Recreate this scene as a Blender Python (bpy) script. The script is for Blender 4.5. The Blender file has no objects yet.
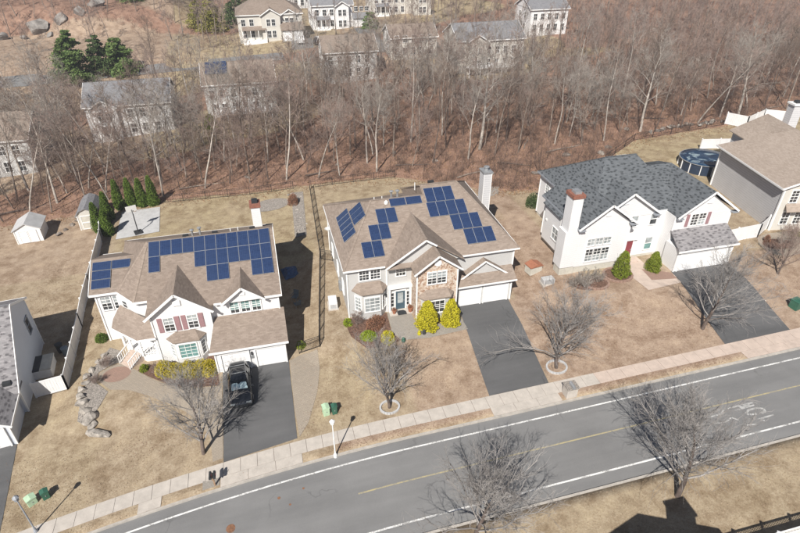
import bpy, bmesh, math, random
import numpy as np
from mathutils import Vector, Matrix

random.seed(7)
SC = bpy.context.scene
COL = SC.collection
R = math.radians

# ------------------------------------------------------------------ camera, world, sun, exposure
cam_d = bpy.data.cameras.new('camera')
cam = bpy.data.objects.new('camera', cam_d); COL.objects.link(cam)
cam.location = (0, 0, 34)
cam.rotation_euler = (R(90 - 33.3), 0, R(-14.2))
cam_d.sensor_width = 36; cam_d.lens = 36 * 560 / 800
cam_d.clip_start = 0.5; cam_d.clip_end = 3000
SC.camera = cam
SC.render.resolution_x = 1024; SC.render.resolution_y = 682

SUN = Vector((0.53, 0.88, -1.0))          # direction the light travels
w = bpy.data.worlds.new('World'); SC.world = w; w.use_nodes = True
nt = w.node_tree
sky = nt.nodes.new('ShaderNodeTexSky'); sky.sky_type = 'NISHITA'; sky.sun_disc = False
sky.sun_elevation = math.atan2(1.0, math.hypot(0.53, 0.88)); sky.sun_rotation = math.atan2(-0.53, -0.88)
sky.air_density = 0.65; sky.dust_density = 0.4; sky.altitude = 300
nt.links.new(sky.outputs[0], nt.nodes['Background'].inputs[0])
nt.nodes['Background'].inputs[1].default_value = 0.05
sl = bpy.data.lights.new('sun', 'SUN'); so = bpy.data.objects.new('sun', sl); COL.objects.link(so)
sl.energy = 5.0; sl.angle = R(0.5); sl.color = (1.0, 0.95, 0.88)
so.rotation_euler = SUN.to_track_quat('-Z', 'Y').to_euler()
so.location = (0, 0, 60)
SC.view_settings.view_transform = 'Standard'; SC.view_settings.look = 'None'
SC.view_settings.exposure = 0.5; SC.view_settings.gamma = 1.0
SC.view_settings.use_curve_mapping = False

# ------------------------------------------------------------------ materials
MATS = {}
def _mat(name):
    m = bpy.data.materials.new(name); m.use_nodes = True
    MATS[name] = m
    return m, m.node_tree, m.node_tree.nodes['Principled BSDF']

def ramp(nt, src, stops):
    r = nt.nodes.new('ShaderNodeValToRGB'); cr = r.color_ramp
    while len(cr.elements) < len(stops): cr.elements.new(0.5)
    for e, (p, c) in zip(cr.elements, stops):
        e.position = p; e.color = (c[0], c[1], c[2], 1)
    nt.links.new(src, r.inputs[0]); return r.outputs[0]

def noise(nt, vec, scale, detail=4, rough=0.6, dist=0):
    n = nt.nodes.new('ShaderNodeTexNoise'); n.inputs['Scale'].default_value = scale
    n.inputs['Detail'].default_value = detail; n.inputs['Roughness'].default_value = rough
    n.inputs['Distortion'].default_value = dist
    if vec is not None: nt.links.new(vec, n.inputs['Vector'])
    return n.outputs['Fac']

def mixc(nt, fac, a, b, mode='MIX'):
    m = nt.nodes.new('ShaderNodeMix'); m.data_type = 'RGBA'; m.blend_type = mode
    for s, v in ((m.inputs[0], fac), (m.inputs[6], a), (m.inputs[7], b)):
        if hasattr(v, 'links') or isinstance(v, bpy.types.NodeSocket): nt.links.new(v, s)
        elif isinstance(v, (int, float)): s.default_value = v
        else: s.default_value = (v[0], v[1], v[2], 1)
    return m.outputs[2]

def mth(nt, op, a, b=0.0):
    m = nt.nodes.new('ShaderNodeMath'); m.operation = op
    for s, v in ((m.inputs[0], a), (m.inputs[1], b)):
        if isinstance(v, bpy.types.NodeSocket): nt.links.new(v, s)
        else: s.default_value = v
    return m.outputs[0]

def bump(nt, bsdf, h, strength=0.3, dist=0.02):
    b = nt.nodes.new('ShaderNodeBump'); b.inputs['Strength'].default_value = strength
    b.inputs['Distance'].default_value = dist
    nt.links.new(h, b.inputs['Height']); nt.links.new(b.outputs[0], bsdf.inputs['Normal'])

def coord(nt, kind='Object'):
    t = nt.nodes.new('ShaderNodeTexCoord'); return t.outputs[kind]

def world_pos(nt):
    return nt.nodes.new('ShaderNodeNewGeometry').outputs['Position']

def plain(name, c, rough=0.6, var=0.12, scale=3.0, metal=0.0, bmp=0.0, spec=0.5, c2=None):
    m, nt, b = _mat(name)
    p = world_pos(nt)
    f = noise(nt, p, scale, 6, 0.65)
    c2 = c2 or tuple(x * (1 - var * 1.6) for x in c)
    c1 = tuple(min(1, x * (1 + var)) for x in c)
    o = ramp(nt, f, [(0.3, c2), (0.7, c1)])
    nt.links.new(o, b.inputs['Base Color'])
    b.inputs['Roughness'].default_value = rough; b.inputs['Metallic'].default_value = metal
    b.inputs['Specular IOR Level'].default_value = spec
    if bmp: bump(nt, b, noise(nt, p, scale * 8, 4), bmp, 0.02)
    return m

def siding(name, c, pitch=0.115, dirt=0.12, rough=0.55, lapc=0.72):
    m, nt, b = _mat(name)
    uv = coord(nt, 'UV')
    sp = nt.nodes.new('ShaderNodeSeparateXYZ'); nt.links.new(uv, sp.inputs[0])
    fr = mth(nt, 'FRACT', mth(nt, 'DIVIDE', sp.outputs[1], pitch))
    p = world_pos(nt)
    n1 = noise(nt, p, 0.5, 5); n2 = noise(nt, p, 6, 3)
    n3 = mth(nt, 'ADD', mth(nt, 'MULTIPLY', n1, 0.7), mth(nt, 'MULTIPLY', n2, 0.3))
    base = ramp(nt, n3, [(0.35, tuple(x * (1 - dirt) for x in c)), (0.62, c)])
    lap = ramp(nt, fr, [(0.0, (lapc, lapc, lapc + .02)), (0.16, (1, 1, 1)), (1.0, (1, 1, 1))])
    o = mixc(nt, 1.0, base, lap, 'MULTIPLY')
    nt.links.new(o, b.inputs['Base Color']); b.inputs['Roughness'].default_value = rough
    b.inputs['Specular IOR Level'].default_value = 0.3
    bump(nt, b, fr, 0.5, 0.015)
    return m

def shingle(name, c_lo, c_hi, spots=None, thr=0.25, bw=0.32, rh=0.145, sbw=0.45, srh=0.2):
    m, nt, b = _mat(name)
    uv = coord(nt, 'UV'); p = world_pos(nt)
    br = nt.nodes.new('ShaderNodeTexBrick'); nt.links.new(uv, br.inputs['Vector'])
    br.inputs['Scale'].default_value = 1; br.inputs['Brick Width'].default_value = bw
    br.inputs['Row Height'].default_value = rh; br.inputs['Mortar Size'].default_value = 0.008
    br.inputs['Color1'].default_value = (0, 0, 0, 1); br.inputs['Color2'].default_value = (1, 1, 1, 1)
    br.inputs['Mortar'].default_value = (0.1, 0.1, 0.1, 1)
    big = noise(nt, p, 0.35, 4); fine = noise(nt, p, 9, 3)
    f = mth(nt, 'ADD', mth(nt, 'MULTIPLY', br.outputs['Color'], 0.35), mth(nt, 'ADD', mth(nt, 'MULTIPLY', big, 0.45), mth(nt, 'MULTIPLY', fine, 0.3)))
    o = ramp(nt, f, [(0.25, c_lo), (0.85, c_hi)])
    if spots:
        mp = nt.nodes.new('ShaderNodeMapping'); nt.links.new(uv, mp.inputs[0]); mp.inputs['Scale'].default_value = (1 / 0.66, 1 / 0.34, 1)
        vo = nt.nodes.new('ShaderNodeTexVoronoi'); vo.voronoi_dimensions = '2D'; vo.inputs['Scale'].default_value = 1; vo.inputs['Randomness'].default_value = 1.0
        nt.links.new(mp.outputs[0], vo.inputs['Vector'])
        dd = mth(nt, 'ADD', vo.outputs['Distance'], mth(nt, 'MULTIPLY', mth(nt, 'SUBTRACT', noise(nt, p, 5.0, 4, 0.7), 0.5), 0.7))
        k = ramp(nt, dd, [(0.12, (0.85, 0.85, 0.85)), (0.36, (0, 0, 0))])
        o = mixc(nt, k, o, spots)
    nt.links.new(o, b.inputs['Base Color']); b.inputs['Roughness'].default_value = 0.9
    b.inputs['Specular IOR Level'].default_value = 0.25
    bump(nt, b, br.outputs['Fac'], 0.35, 0.01)
    return m

def glass(name, c, rough=0.08):
    m, nt, b = _mat(name)
    p = world_pos(nt)
    o = ramp(nt, noise(nt, p, 1.3, 3), [(0.35, tuple(x * 0.5 for x in c)), (0.65, c)])
    nt.links.new(o, b.inputs['Base Color'])
    b.inputs['Roughness'].default_value = rough; b.inputs['Specular IOR Level'].default_value = 0.8
    return m

def leafmat(name, c1, c2, c3, scale=2.0, rough=0.6):
    m, nt, b = _mat(name)
    p = world_pos(nt)
    f = mth(nt, 'ADD', mth(nt, 'MULTIPLY', noise(nt, p, scale, 3), 0.5), mth(nt, 'MULTIPLY', noise(nt, p, scale * 9, 2), 0.5))
    o = ramp(nt, f, [(0.3, c1), (0.5, c2), (0.7, c3)])
    nt.links.new(o, b.inputs['Base Color']); b.inputs['Roughness'].default_value = rough
    b.inputs['Specular IOR Level'].default_value = 0.2
    return m

siding('white_siding', (0.78, 0.78, 0.78), pitch=0.15, dirt=0.07, lapc=0.62)
siding('cream_siding', (0.62, 0.60, 0.55))
siding('pale_grey_siding', (0.55, 0.55, 0.54))
siding('light_grey_siding', (0.60, 0.60, 0.61), pitch=0.26, lapc=0.5)
siding('shade_blue_siding', (0.62, 0.66, 0.72), dirt=0.06)  # white siding, dimmed and blued in its colour to stand for shade
plain('white_trim', (0.82, 0.82, 0.81), 0.45, 0.03)
plain('white_door', (0.80, 0.80, 0.80), 0.45, 0.03)
plain('vinyl', (0.74, 0.74, 0.74), 0.4, 0.05, 1.5)
plain('vinyl_shaded_tan', (0.62, 0.58, 0.50), 0.5, 0.06)
plain('foundation', (0.52, 0.50, 0.44), 0.9, 0.1, 2.0, bmp=0.2)
plain('grey_trim', (0.28, 0.30, 0.33), 0.5, 0.06)
shingle('brown_shingle', (0.18, 0.142, 0.115), (0.30, 0.245, 0.205))
shingle('brown_shingle_light', (0.20, 0.158, 0.128), (0.325, 0.268, 0.225))
shingle('tan_shingle', (0.27, 0.22, 0.18), (0.40, 0.335, 0.285))
shingle('spotted_shingle', (0.088, 0.096, 0.104), (0.15, 0.162, 0.174), (0.03, 0.034, 0.038))
shingle('mottled_shingle', (0.17, 0.165, 0.17), (0.31, 0.295, 0.30), (0.085, 0.08, 0.085))
shingle('grey_shingle', (0.14, 0.14, 0.15), (0.26, 0.26, 0.27))
glass('pane_dark', (0.05, 0.055, 0.06)); glass('pane_pale', (0.42, 0.46, 0.47), 0.15)
glass('pane_teal', (0.18, 0.34, 0.33), 0.12); glass('car_glass', (0.012, 0.014, 0.016), 0.03)
plain('mauve', (0.32, 0.19, 0.2), 0.6, 0.06)
plain('red_door', (0.23, 0.05, 0.06), 0.5, 0.08)
plain('dark_door', (0.06, 0.10, 0.13), 0.4, 0.1)
plain('brick_red', (0.26, 0.11, 0.075), 0.85, 0.25, 9, bmp=0.3)
plain('concrete', (0.47, 0.43, 0.385), 0.9, 0.1, 1.6, bmp=0.15)
plain('concrete_pink', (0.50, 0.41, 0.35), 0.9, 0.1, 1.6, bmp=0.15)
plain('concrete_pale', (0.46, 0.46, 0.46), 0.9, 0.1, 1.2, bmp=0.15)
plain('kerb_conc', (0.42, 0.39, 0.35), 0.9, 0.14, 2.5, bmp=0.2)
plain('black_metal', (0.02, 0.02, 0.022), 0.5, 0.2)
plain('grey_metal', (0.33, 0.34, 0.35), 0.45, 0.15, metal=0.3)
plain('pipe_white', (0.7, 0.7, 0.68), 0.5, 0.05)
plain('dark_plastic', (0.03, 0.032, 0.035), 0.6, 0.2)
plain('green_box', (0.035, 0.12, 0.08), 0.5, 0.15)
plain('pale_green_box', (0.42, 0.58, 0.40), 0.5, 0.1)
plain('rust', (0.22, 0.11, 0.06), 0.85, 0.3, 8, bmp=0.3)
plain('boulder', (0.34, 0.31, 0.275), 0.95, 0.45, 2.6, bmp=0.5)
plain('boulder_dark', (0.22, 0.19, 0.165), 0.95, 0.4, 3.0, bmp=0.5)
plain('outcrop', (0.27, 0.25, 0.23), 0.95, 0.4, 0.6, bmp=0.5)
plain('mulch', (0.15, 0.085, 0.06), 0.95, 0.5, 7, bmp=0.6)
plain('grey_gravel', (0.30, 0.27, 0.24), 0.95, 0.45, 9, bmp=0.7)
plain('terracotta', (0.34, 0.14, 0.08), 0.8, 0.15)
plain('timber', (0.30, 0.2, 0.13), 0.8, 0.25, 4)
plain('blue_tarp', (0.03, 0.08, 0.2), 0.4, 0.3, 4)
plain('chair_grey', (0.12, 0.15, 0.18), 0.5, 0.1)
plain('rubber', (0.02, 0.02, 0.02), 0.8, 0.1)
plain('alloy', (0.5, 0.5, 0.52), 0.3, 0.05, metal=0.8)
plain('lamp_white', (0.8, 0.8, 0.78), 0.4, 0.03)
plain('bark_pale', (0.42, 0.38, 0.335), 0.95, 0.35, 1.5, bmp=0.4)
plain('bark_mid', (0.26, 0.215, 0.18), 0.95, 0.4, 1.5, bmp=0.4)
plain('bark_dark', (0.13, 0.10, 0.085), 0.95, 0.4, 1.5, bmp=0.4)
plain('twig_grey', (0.34, 0.305, 0.27), 0.95, 0.3, 0.5)
plain('twig_pink', (0.315, 0.24, 0.205), 0.95, 0.3, 0.5)
plain('twig_brown', (0.23, 0.175, 0.14), 0.95, 0.35, 0.4)
plain('twig_yard', (0.32, 0.30, 0.285), 0.95, 0.3, 0.8)
plain('brush', (0.20, 0.135, 0.105), 0.95, 0.4, 0.3)
leafmat('forsythia', (0.13, 0.13, 0.02), (0.38, 0.31, 0.03), (0.60, 0.50, 0.06), 1.6)
leafmat('gold_shrub', (0.24, 0.22, 0.012), (0.42, 0.38, 0.02), (0.58, 0.52, 0.04), 1.6)
leafmat('lime_shrub', (0.12, 0.16, 0.012), (0.20, 0.26, 0.02), (0.31, 0.36, 0.04), 2)
leafmat('arbor_leaf', (0.045, 0.075, 0.012), (0.085, 0.135, 0.02), (0.14, 0.20, 0.03), 1.5)
leafmat('arbor_bright', (0.08, 0.10, 0.012), (0.15, 0.19, 0.02), (0.24, 0.27, 0.03), 2)
leafmat('pine_leaf', (0.05, 0.085, 0.03), (0.11, 0.17, 0.05), (0.22, 0.28, 0.10), 0.6)
leafmat('dark_evergreen', (0.03, 0.05, 0.02), (0.065, 0.10, 0.035), (0.12, 0.16, 0.06), 0.8)
leafmat('russet_leaf', (0.12, 0.05, 0.03), (0.23, 0.115, 0.07), (0.33, 0.19, 0.12), 2)
leafmat('tan_leaf', (0.12, 0.07, 0.04), (0.26, 0.16, 0.09), (0.40, 0.27, 0.16), 1.2)
leafmat('straw', (0.17, 0.125, 0.085), (0.33, 0.255, 0.18), (0.46, 0.37, 0.28), 0.8)

def m_stone():
    m, nt, b = _mat('stone_veneer')
    uv = coord(nt, 'UV'); v = nt.nodes.new('ShaderNodeTexVoronoi'); v.inputs['Scale'].default_value = 6.0
    nt.links.new(uv, v.inputs['Vector'])
    s = nt.nodes.new('ShaderNodeSeparateColor'); nt.links.new(v.outputs['Color'], s.inputs[0])
    o = ramp(nt, s.outputs[0], [(0.0, (0.32, 0.19, 0.13)), (0.35, (0.50, 0.38, 0.29)), (0.7, (0.62, 0.53, 0.44)), (1.0, (0.66, 0.60, 0.53))])
    d = ramp(nt, v.outputs['Distance'], [(0.0, (1, 1, 1)), (0.55, (0.85, 0.82, 0.8))])
    o = mixc(nt, 1.0, o, d, 'MULTIPLY')
    nt.links.new(o, b.inputs['Base Color']); b.inputs['Roughness'].default_value = 0.9
    bump(nt, b, v.outputs['Distance'], 0.5, 0.03)
m_stone()

def m_asphalt(name, lo, hi, patch=True):
    m, nt, b = _mat(name)
    p = world_pos(nt)
    mp = nt.nodes.new('ShaderNodeMapping'); nt.links.new(p, mp.inputs[0]); mp.inputs['Scale'].default_value = (0.12, 1.0, 1)
    streak = noise(nt, mp.outputs[0], 0.7, 5); big = noise(nt, p, 0.22, 5); fine = noise(nt, p, 22, 3)
    f = mth(nt, 'ADD', mth(nt, 'MULTIPLY', streak, 0.4), mth(nt, 'ADD', mth(nt, 'MULTIPLY', big, 0.35), mth(nt, 'MULTIPLY', fine, 0.25)))
    o = ramp(nt, f, [(0.36, lo), (0.64, hi)])
    v = nt.nodes.new('ShaderNodeTexVoronoi'); v.feature = 'DISTANCE_TO_EDGE'; v.inputs['Scale'].default_value = 0.16
    vm = nt.nodes.new('ShaderNodeVectorMath'); vm.operation = 'ADD'
    nn = nt.nodes.new('ShaderNodeTexNoise'); nn.inputs['Scale'].default_value = 0.8; nn.inputs['Detail'].default_value = 5
    nt.links.new(p, nn.inputs[0]); sc = nt.nodes.new('ShaderNodeVectorMath'); sc.operation = 'SCALE'; sc.inputs[3].default_value = 2.2
    nt.links.new(nn.outputs['Color'], sc.inputs[0]); nt.links.new(p, vm.inputs[0]); nt.links.new(sc.outputs[0], vm.inputs[1])
    nt.links.new(vm.outputs[0], v.inputs['Vector'])
    crack = ramp(nt, v.outputs['Distance'], [(0.0, (0.74, 0.74, 0.74)), (0.005, (0.8, 0.8, 0.8)), (0.009, (1, 1, 1))])
    gate = ramp(nt, noise(nt, p, 0.16, 2), [(0.5, (1, 1, 1)), (0.6, (0, 0, 0))])
    crack = mixc(nt, gate, crack, (1, 1, 1))
    o = mixc(nt, 1.0, o, crack, 'MULTIPLY')
    nt.links.new(o, b.inputs['Base Color']); b.inputs['Roughness'].default_value = 0.92
    b.inputs['Specular IOR Level'].default_value = 0.25
    bump(nt, b, fine, 0.25, 0.01)
m_asphalt('road_asphalt', (0.152, 0.152, 0.152), (0.23, 0.229, 0.227))
m_asphalt('drive_asphalt', (0.078, 0.079, 0.081), (0.135, 0.135, 0.137))

def m_paint(name, c):
    m, nt, b = _mat(name)
    p = world_pos(nt)
    f = mth(nt, 'ADD', mth(nt, 'MULTIPLY', noise(nt, p, 1.2, 5), 0.5), mth(nt, 'MULTIPLY', noise(nt, p, 12, 3), 0.5))
    o = ramp(nt, f, [(0.38, (0.2, 0.197, 0.193)), (0.54, c)])
    nt.links.new(o, b.inputs['Base Color']); b.inputs['Roughness'].default_value = 0.7
m_paint('paint_white', (0.74, 0.74, 0.72)); m_paint('paint_yellow', (0.42, 0.36, 0.2)); 
def m_paint_faded():
    m, nt, b = _mat('paint_faded')
    p = world_pos(nt)
    f = mth(nt, 'ADD', mth(nt, 'MULTIPLY', noise(nt, p, 2.2, 4), 0.6), mth(nt, 'MULTIPLY', noise(nt, p, 14, 3), 0.4))
    o = ramp(nt, f, [(0.43, (0.2, 0.197, 0.193)), (0.58, (0.5, 0.5, 0.49))])
    nt.links.new(o, b.inputs['Base Color']); b.inputs['Roughness'].default_value = 0.8
m_paint_faded()

def m_paver(name, a, bcol, mort):
    m, nt, b = _mat(name)
    p = world_pos(nt)
    br = nt.nodes.new('ShaderNodeTexBrick'); nt.links.new(p, br.inputs['Vector'])
    br.inputs['Scale'].default_value = 1; br.inputs['Brick Width'].default_value = 0.22; br.inputs['Row Height'].default_value = 0.14
    br.inputs['Mortar Size'].default_value = 0.012
    br.inputs['Color1'].default_value = (*a, 1); br.inputs['Color2'].default_value = (*bcol, 1); br.inputs['Mortar'].default_value = (*mort, 1)
    o = mixc(nt, noise(nt, p, 1.0, 5), br.outputs['Color'], tuple(x * 0.7 for x in a), 'MIX')
    nt.links.new(o, b.inputs['Base Color']); b.inputs['Roughness'].default_value = 0.9
    bump(nt, b, br.outputs['Fac'], 0.4, 0.01)
m_paver('paver_tan', (0.40, 0.34, 0.27), (0.31, 0.27, 0.22), (0.2, 0.17, 0.14))
m_paver('paver_red', (0.36, 0.23, 0.18), (0.28, 0.19, 0.15), (0.2, 0.15, 0.12))
m_paver('paver_grey', (0.36, 0.33, 0.29), (0.28, 0.26, 0.23), (0.19, 0.17, 0.15))

def m_solar():
    m, nt, b = _mat('solar_cell')
    uv = coord(nt, 'UV')
    br = nt.nodes.new('ShaderNodeTexBrick'); nt.links.new(uv, br.inputs['Vector']); br.offset = 0
    br.inputs['Scale'].default_value = 1; br.inputs['Brick Width'].default_value = 0.158; br.inputs['Row Height'].default_value = 0.158
    br.inputs['Mortar Size'].default_value = 0.006
    br.inputs['Color1'].default_value = (0.012, 0.026, 0.075, 1); br.inputs['Color2'].default_value = (0.02, 0.04, 0.105, 1)
    br.inputs['Mortar'].default_value = (0.06, 0.09, 0.17, 1)
    oi = nt.nodes.new('ShaderNodeObjectInfo')
    o = mixc(nt, mth(nt, 'MULTIPLY', oi.outputs['Random'], 0.5), br.outputs['Color'], (0.03, 0.05, 0.11))
    nt.links.new(o, b.inputs['Base Color']); b.inputs['Roughness'].default_value = 0.22
    b.inputs['Specular IOR Level'].default_value = 0.7
m_solar()
plain('panel_frame', (0.45, 0.47, 0.5), 0.35, 0.03, metal=0.4)

def m_carpaint():
    m, nt, b = _mat('car_paint')
    o = ramp(nt, noise(nt, world_pos(nt), 0.8, 3), [(0.3, (0.010, 0.011, 0.014)), (0.7, (0.016, 0.018, 0.022))])
    nt.links.new(o, b.inputs['Base Color']); b.inputs['Roughness'].default_value = 0.22
    b.inputs['Coat Weight'].default_value = 1.0; b.inputs['Coat Roughness'].default_value = 0.03
m_carpaint()
plain('sunshade', (0.42, 0.55, 0.58), 0.35, 0.08, 5, metal=0.2)

def m_pool():
    m, nt, b = _mat('pool_cover')
    p = world_pos(nt)
    f = noise(nt, p, 0.55, 5, 0.6, 1.2)
    o = ramp(nt, f, [(0.42, (0.01, 0.028, 0.06)), (0.55, (0.02, 0.05, 0.10)), (0.64, (0.26, 0.33, 0.36))])
    nt.links.new(o, b.inputs['Base Color']); b.inputs['Roughness'].default_value = 0.18
m_pool()

def m_ground():
    m, nt, b = _mat('ground_cover')
    p = world_pos(nt)
    at = nt.nodes.new('ShaderNodeAttribute'); at.attribute_name = 'mask'
    s = nt.nodes.new('ShaderNodeSeparateColor'); nt.links.new(at.outputs['Color'], s.inputs[0])
    fine = noise(nt, p, 7, 6, 0.75); mid = noise(nt, p, 0.9, 5, 0.65); big = noise(nt, p, 0.17, 5); vf = noise(nt, p, 30, 3, 0.7)
    f = mth(nt, 'ADD', mth(nt, 'MULTIPLY', fine, 0.45), mth(nt, 'ADD', mth(nt, 'MULTIPLY', mid, 0.3), mth(nt, 'MULTIPLY', vf, 0.25)))
    lawn = ramp(nt, f, [(0.34, (0.185, 0.138, 0.088)), (0.5, (0.325, 0.258, 0.18)), (0.66, (0.46, 0.388, 0.295))])
    green = ramp(nt, f, [(0.34, (0.18, 0.142, 0.078)), (0.5, (0.325, 0.265, 0.16)), (0.66, (0.455, 0.39, 0.26))])
    pink = ramp(nt, f, [(0.34, (0.18, 0.118, 0.088)), (0.5, (0.325, 0.24, 0.18)), (0.66, (0.455, 0.36, 0.29))])
    wood = ramp(nt, f, [(0.34, (0.085, 0.05, 0.036)), (0.47, (0.235, 0.14, 0.10)), (0.58, (0.36, 0.235, 0.172)), (0.7, (0.48, 0.35, 0.27))])
    patch = ramp(nt, mth(nt, 'ADD', mth(nt, 'MULTIPLY', big, 0.6), mth(nt, 'MULTIPLY', mid, 0.4)), [(0.42, (0, 0, 0)), (0.6, (1, 1, 1))])
    g2 = mth(nt, 'MULTIPLY', s.outputs[1], mth(nt, 'ADD', mth(nt, 'MULTIPLY', patch, 0.6), 0.4))
    o = mixc(nt, s.outputs[2], lawn, pink)
    o = mixc(nt, g2, o, green)
    patch2 = ramp(nt, noise(nt, p, 0.45, 6, 0.7), [(0.36, (0.78, 0.74, 0.70)), (0.52, (1, 1, 1)), (0.68, (1.08, 1.07, 1.03))])
    o = mixc(nt, 1.0, o, patch2, 'MULTIPLY')
    wf = mth(nt, 'ADD', s.outputs[0], mth(nt, 'MULTIPLY', mth(nt, 'SUBTRACT', noise(nt, p, 0.7, 6, 0.7), 0.5), 0.9))
    wk = ramp(nt, wf, [(0.42, (0, 0, 0)), (0.58, (1, 1, 1))])
    o = mixc(nt, wk, o, wood)
    nt.links.new(o, b.inputs['Base Color']); b.inputs['Roughness'].default_value = 0.97
    b.inputs['Specular IOR Level'].default_value = 0.15
    bump(nt, b, f, 0.7, 0.06)
m_ground()
leafmat('olive_leaf', (0.12, 0.12, 0.03), (0.22, 0.21, 0.05), (0.34, 0.31, 0.09), 0.6)
plain('pool_wall', (0.02, 0.035, 0.065), 0.5, 0.2)
leafmat('lawn_leaf', (0.12, 0.07, 0.045), (0.23, 0.135, 0.09), (0.34, 0.215, 0.15), 0.5)
# ------------------------------------------------------------------ terrain shape
def ss(a, b, t):
    t = min(1.0, max(0.0, (t - a) / (b - a))); return t * t * (3 - 2 * t)
def bend(x):
    d = 8 - x
    if d <= 0: return 0.0
    if d > 45: return -0.0036 * 45 * 45 - 0.324 * (d - 45)
    return -0.0036 * d * d
PADS = [(-16.5, -0.3, 37.6, 54, 0.1), (5, 22, 39.5, 55, 1.2), (28, 46, 39.2, 55, 2.0), (-38, -21.5, 37.5, 47, -0.7), (54.5, 70, 43.5, 60, 2.4)]
def terr(x, y):
    xx = max(-60.0, min(90.0, x))
    z = 0.035 * xx * (1 - ss(90, 140, y)) + (0.2 + 0.6 * ss(-4, 10, x)) * ss(28, 40, y)
    z += 5 * ss(106, 146, y) + 0.09 * max(0.0, y - 176) * (1 - 0.6 * ss(200, 500, y))
    # broken ledge of the hill on the far left
    z += 5.5 * ss(162, 172, y + 3 * math.sin(x * 0.13)) * (1 - ss(-22, -8, x))
    for (a, b, c, d, B) in PADS:
        dx = max(a - x, 0, x - b); dy = max(c - y, 0, y - d); q = math.hypot(dx, dy)
        if q < 4.5: z += (B - z) * (1 - ss(0.6, 4.5, q))
    if y > 74: z += 0.35 * math.sin(x * 0.21 + 1.3) * math.sin(y * 0.17) * ss(74, 84, y)
    return z
WOODEDGE = [(-200, 80), (-80, 75), (-30, 73), (-15, 74.5), (3, 72.3), (17, 70.5), (24, 65), (31, 61.2), (36, 59.5), (46, 65), (55, 71.5), (74, 72.5), (95, 75), (400, 80)]
def woodedge(x):
    for (a, b), (c, d) in zip(WOODEDGE, WOODEDGE[1:]):
        if a <= x <= c: return b + (d - b) * (x - a) / (c - a)
    return 75
# camera projection (used only to decide which trees of the wood are near enough to build singly)
def pj(x, y, z):
    cy, sy = math.cos(R(14.2)), math.sin(R(14.2)); th = R(33.3)
    a = x * cy - y * sy; b = x * sy + y * cy; c = z - 34
    zc = b * math.cos(th) - c * math.sin(th)
    if zc < 1: return (-999, -999, 0)
    return (400 + 560 * a / zc, 266.5 - 560 * (b * math.sin(th) + c * math.cos(th)) / zc, zc)

# ------------------------------------------------------------------ mesh helpers
def tag(o, label=None, cat=None, group=None, kind=None):
    if label: o['label'] = label
    if cat: o['category'] = cat
    if group: o['group'] = group
    if kind: o['kind'] = kind
    return o
def empty(name, loc, rz=0, label=None, cat=None, group=None):
    o = bpy.data.objects.new(name, None); COL.objects.link(o)
    o.location = loc; o.rotation_euler = (0, 0, rz); o.empty_display_size = 0.3
    return tag(o, label, cat, group)
def link(name, me, parent=None, loc=None, rz=0):
    o = bpy.data.objects.new(name, me); COL.objects.link(o)
    if parent is not None: o.parent = parent
    if loc is not None: o.location = loc
    if rz: o.rotation_euler = (0, 0, rz)
    return o

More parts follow.
